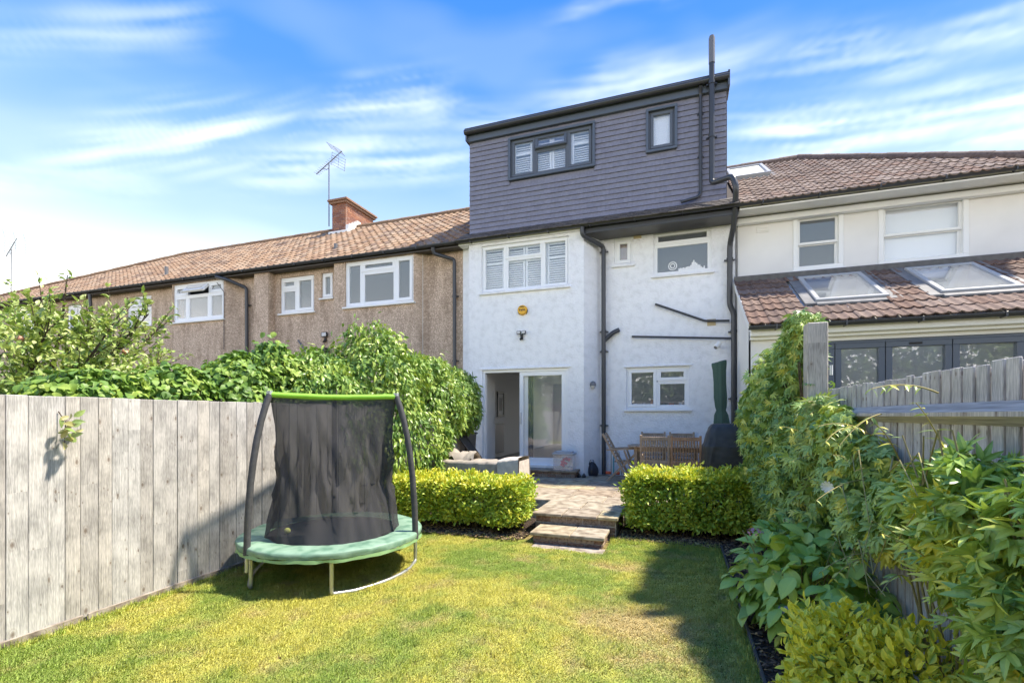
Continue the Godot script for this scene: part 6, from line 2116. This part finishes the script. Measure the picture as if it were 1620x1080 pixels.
	wb.flat(rr[0], rr[1], rr[5], rr[4], V(-36, 5, 18)); wb.flat(rr[2], rr[3], rr[4], rr[5], V(-36, 5, 18))
	wb.flat(rr[1], rr[2], rr[5], rr[5], V(-36, 5, 18)); wb.flat(rr[0], rr[3], rr[4], rr[4], V(-36, 5, 18))
	part(q, "roof", wb, tones(M.tile, [Color(0.28, 0.17, 0.13)])[0])

func security_light(label: String, at: Vector3, twin: bool) -> void:
	var q = thing("security_light", label, "wall light", "", at)
	var b = MB.new()
	b.box(at + Vector3(-0.03, -0.1, 0), at + Vector3(0.03, 0.02, 0.05), 0.006)
	b.tube([at + Vector3(0, -0.08, 0.05), at + Vector3(0, -0.10, 0.1)], 0.028, 10)
	part(q, "sensor", b, M.black)
	for s in ([-1.0, 1.0] if twin else [0.0]):
		var h = MB.new()
		var c = at + Vector3(s * 0.058, 0.06 if twin else 0.1, 0.09)
		var k = 0.05 if twin else 0.09
		h.box(c + Vector3(-k, -k * 0.75, -0.05), c + Vector3(k, k * 0.75, 0.0), 0.008)
		part(q, "lamp_head", h, M.black)
		var l = MB.new()
		l.box(c + Vector3(-k * 0.8, -k * 0.55, 0.0), c + Vector3(k * 0.8, k * 0.55, 0.006), 0.003)
		part(q, "lamp_lens", l, M.lamp_glass)
	if not twin:
		var a = MB.new()
		a.tube([at + Vector3(0, -0.1, 0.03), at + Vector3(-0.04, -0.2, 0.05), at + Vector3(0.08, -0.35, 0.06)], 0.008, 6)
		a.tube([at + Vector3(0.08, -0.34, 0.03), at + Vector3(0.08, -0.34, 0.2)], 0.07, 12)
		part(q, "second_lamp", a, M.black)

func aerial(label: String, at: Vector3, h: float, s: float) -> void:
	var q = thing("television_aerial", label, "aerial", "television aerials", at)
	var m = MB.new()
	m.tube([at, at + Vector3(0, h, 0)], 0.02, 8)
	part(q, "mast", m, M.grey_pvc)
	var top = at + Vector3(0, h + 0.05, 0)
	var dir = Vector3(0.9, 0.28, 0.2).normalized()
	var side = dir.cross(Vector3.UP).normalized()
	var up = side.cross(dir)
	m = MB.new()
	m.tube([top - dir * 0.75 * s, top + dir * 0.75 * s], 0.016, 6)
	part(q, "boom", m, M.grey_pvc)
	m = MB.new()
	for k in 12:
		var c = top + dir * s * (-0.72 + k * 0.1)
		m.tube([c - side * 0.13 * s, c + side * 0.13 * s], 0.006, 5)
		m.tube([c - up * 0.06 * s, c + up * 0.06 * s], 0.005, 5)
	part(q, "director_rods", m, M.grey_pvc).set_meta("kind", "stuff")
	m = MB.new()
	for sg in [-1.0, 1.0]:
		for k in 5:
			var c = top + dir * s * (0.55 - 0.04 * k) + up * sg * (0.08 + 0.09 * k) * s
			m.tube([c - side * 0.3 * s, c + side * 0.3 * s], 0.006, 5)
		for e in [-0.28, 0.0, 0.28]:
			m.tube([top + dir * s * 0.55 + up * sg * 0.06 * s + side * e * s, top + dir * s * 0.38 + up * sg * 0.46 * s + side * e * s], 0.006, 5)
	part(q, "reflector", m, M.grey_pvc)
	m = MB.new()
	m.tube([top - dir * 0.35 * s - up * 0.02, top - dir * 0.2 * s - up * 0.16 * s, top - Vector3(0, 0.2 * s, 0)], 0.012, 6)
	part(q, "bracket", m, M.grey_pvc)

func build_behind() -> void:
	# the end of the garden behind the camera, which the panes mirror
	var q = thing("end_wall", "old brick wall closing the far end of the garden, mirrored in the panes", "wall", "", V(-1.5, 0, -5))
	var wb = MB.new()
	wb.box(Vector3(-12, 0, 5.0), Vector3(14, 2.3, 5.25), 0.01)
	part(q, "brickwork", wb, tones(M.brick, [Color(0.27, 0.16, 0.12)])[0])
	wb = MB.new()
	wb.box(Vector3(-12.05, 2.302, 4.96), Vector3(14.05, 2.38, 5.29), 0.015)
	part(q, "coping", wb, M.concrete)
	q = thing("end_tree", "leafy tree behind the end wall, mirrored in the panes", "tree", "", V(-2, 0, -8))
	wb = MB.new()
	wb.tube([V(-2, 0, -8), V(-2.1, 1.5, -8), V(-1.9, 3.0, -8)], [0.2, 0.16, 0.1], 10)
	part(q, "trunk", wb, M.bark)
	var g = blob_leaves([[V(-2.2, 3.4, -7.6), Vector3(2.4, 2.0, 1.6)], [V(-5.6, 2.9, -7.4), Vector3(2.4, 1.8, 1.5)], [V(1.8, 3.0, -7.4), Vector3(2.4, 1.9, 1.5)], [V(6.5, 3.2, -7.2), Vector3(3.0, 2.2, 1.5)], [V(11.5, 3.1, -7.2), Vector3(3.2, 2.1, 1.5)], [V(-9.8, 3.0, -7.2), Vector3(2.8, 1.9, 1.5)]], 26000, {"seed": 40, "lump": 0.8, "deep": 0.2})
	plant_leaves(q, leaf_mesh(0.26, 0.15, 0.2, 0.2, 3), [Color(0.08, 0.16, 0.03), Color(0.13, 0.23, 0.04), Color(0.18, 0.28, 0.05), Color(0.25, 0.33, 0.07)], g, 0)

func build_garden() -> void:
	build_lawn()
	build_fences()
	build_patio()
	build_furniture()
	build_trampoline()
	build_plants()
	build_behind()
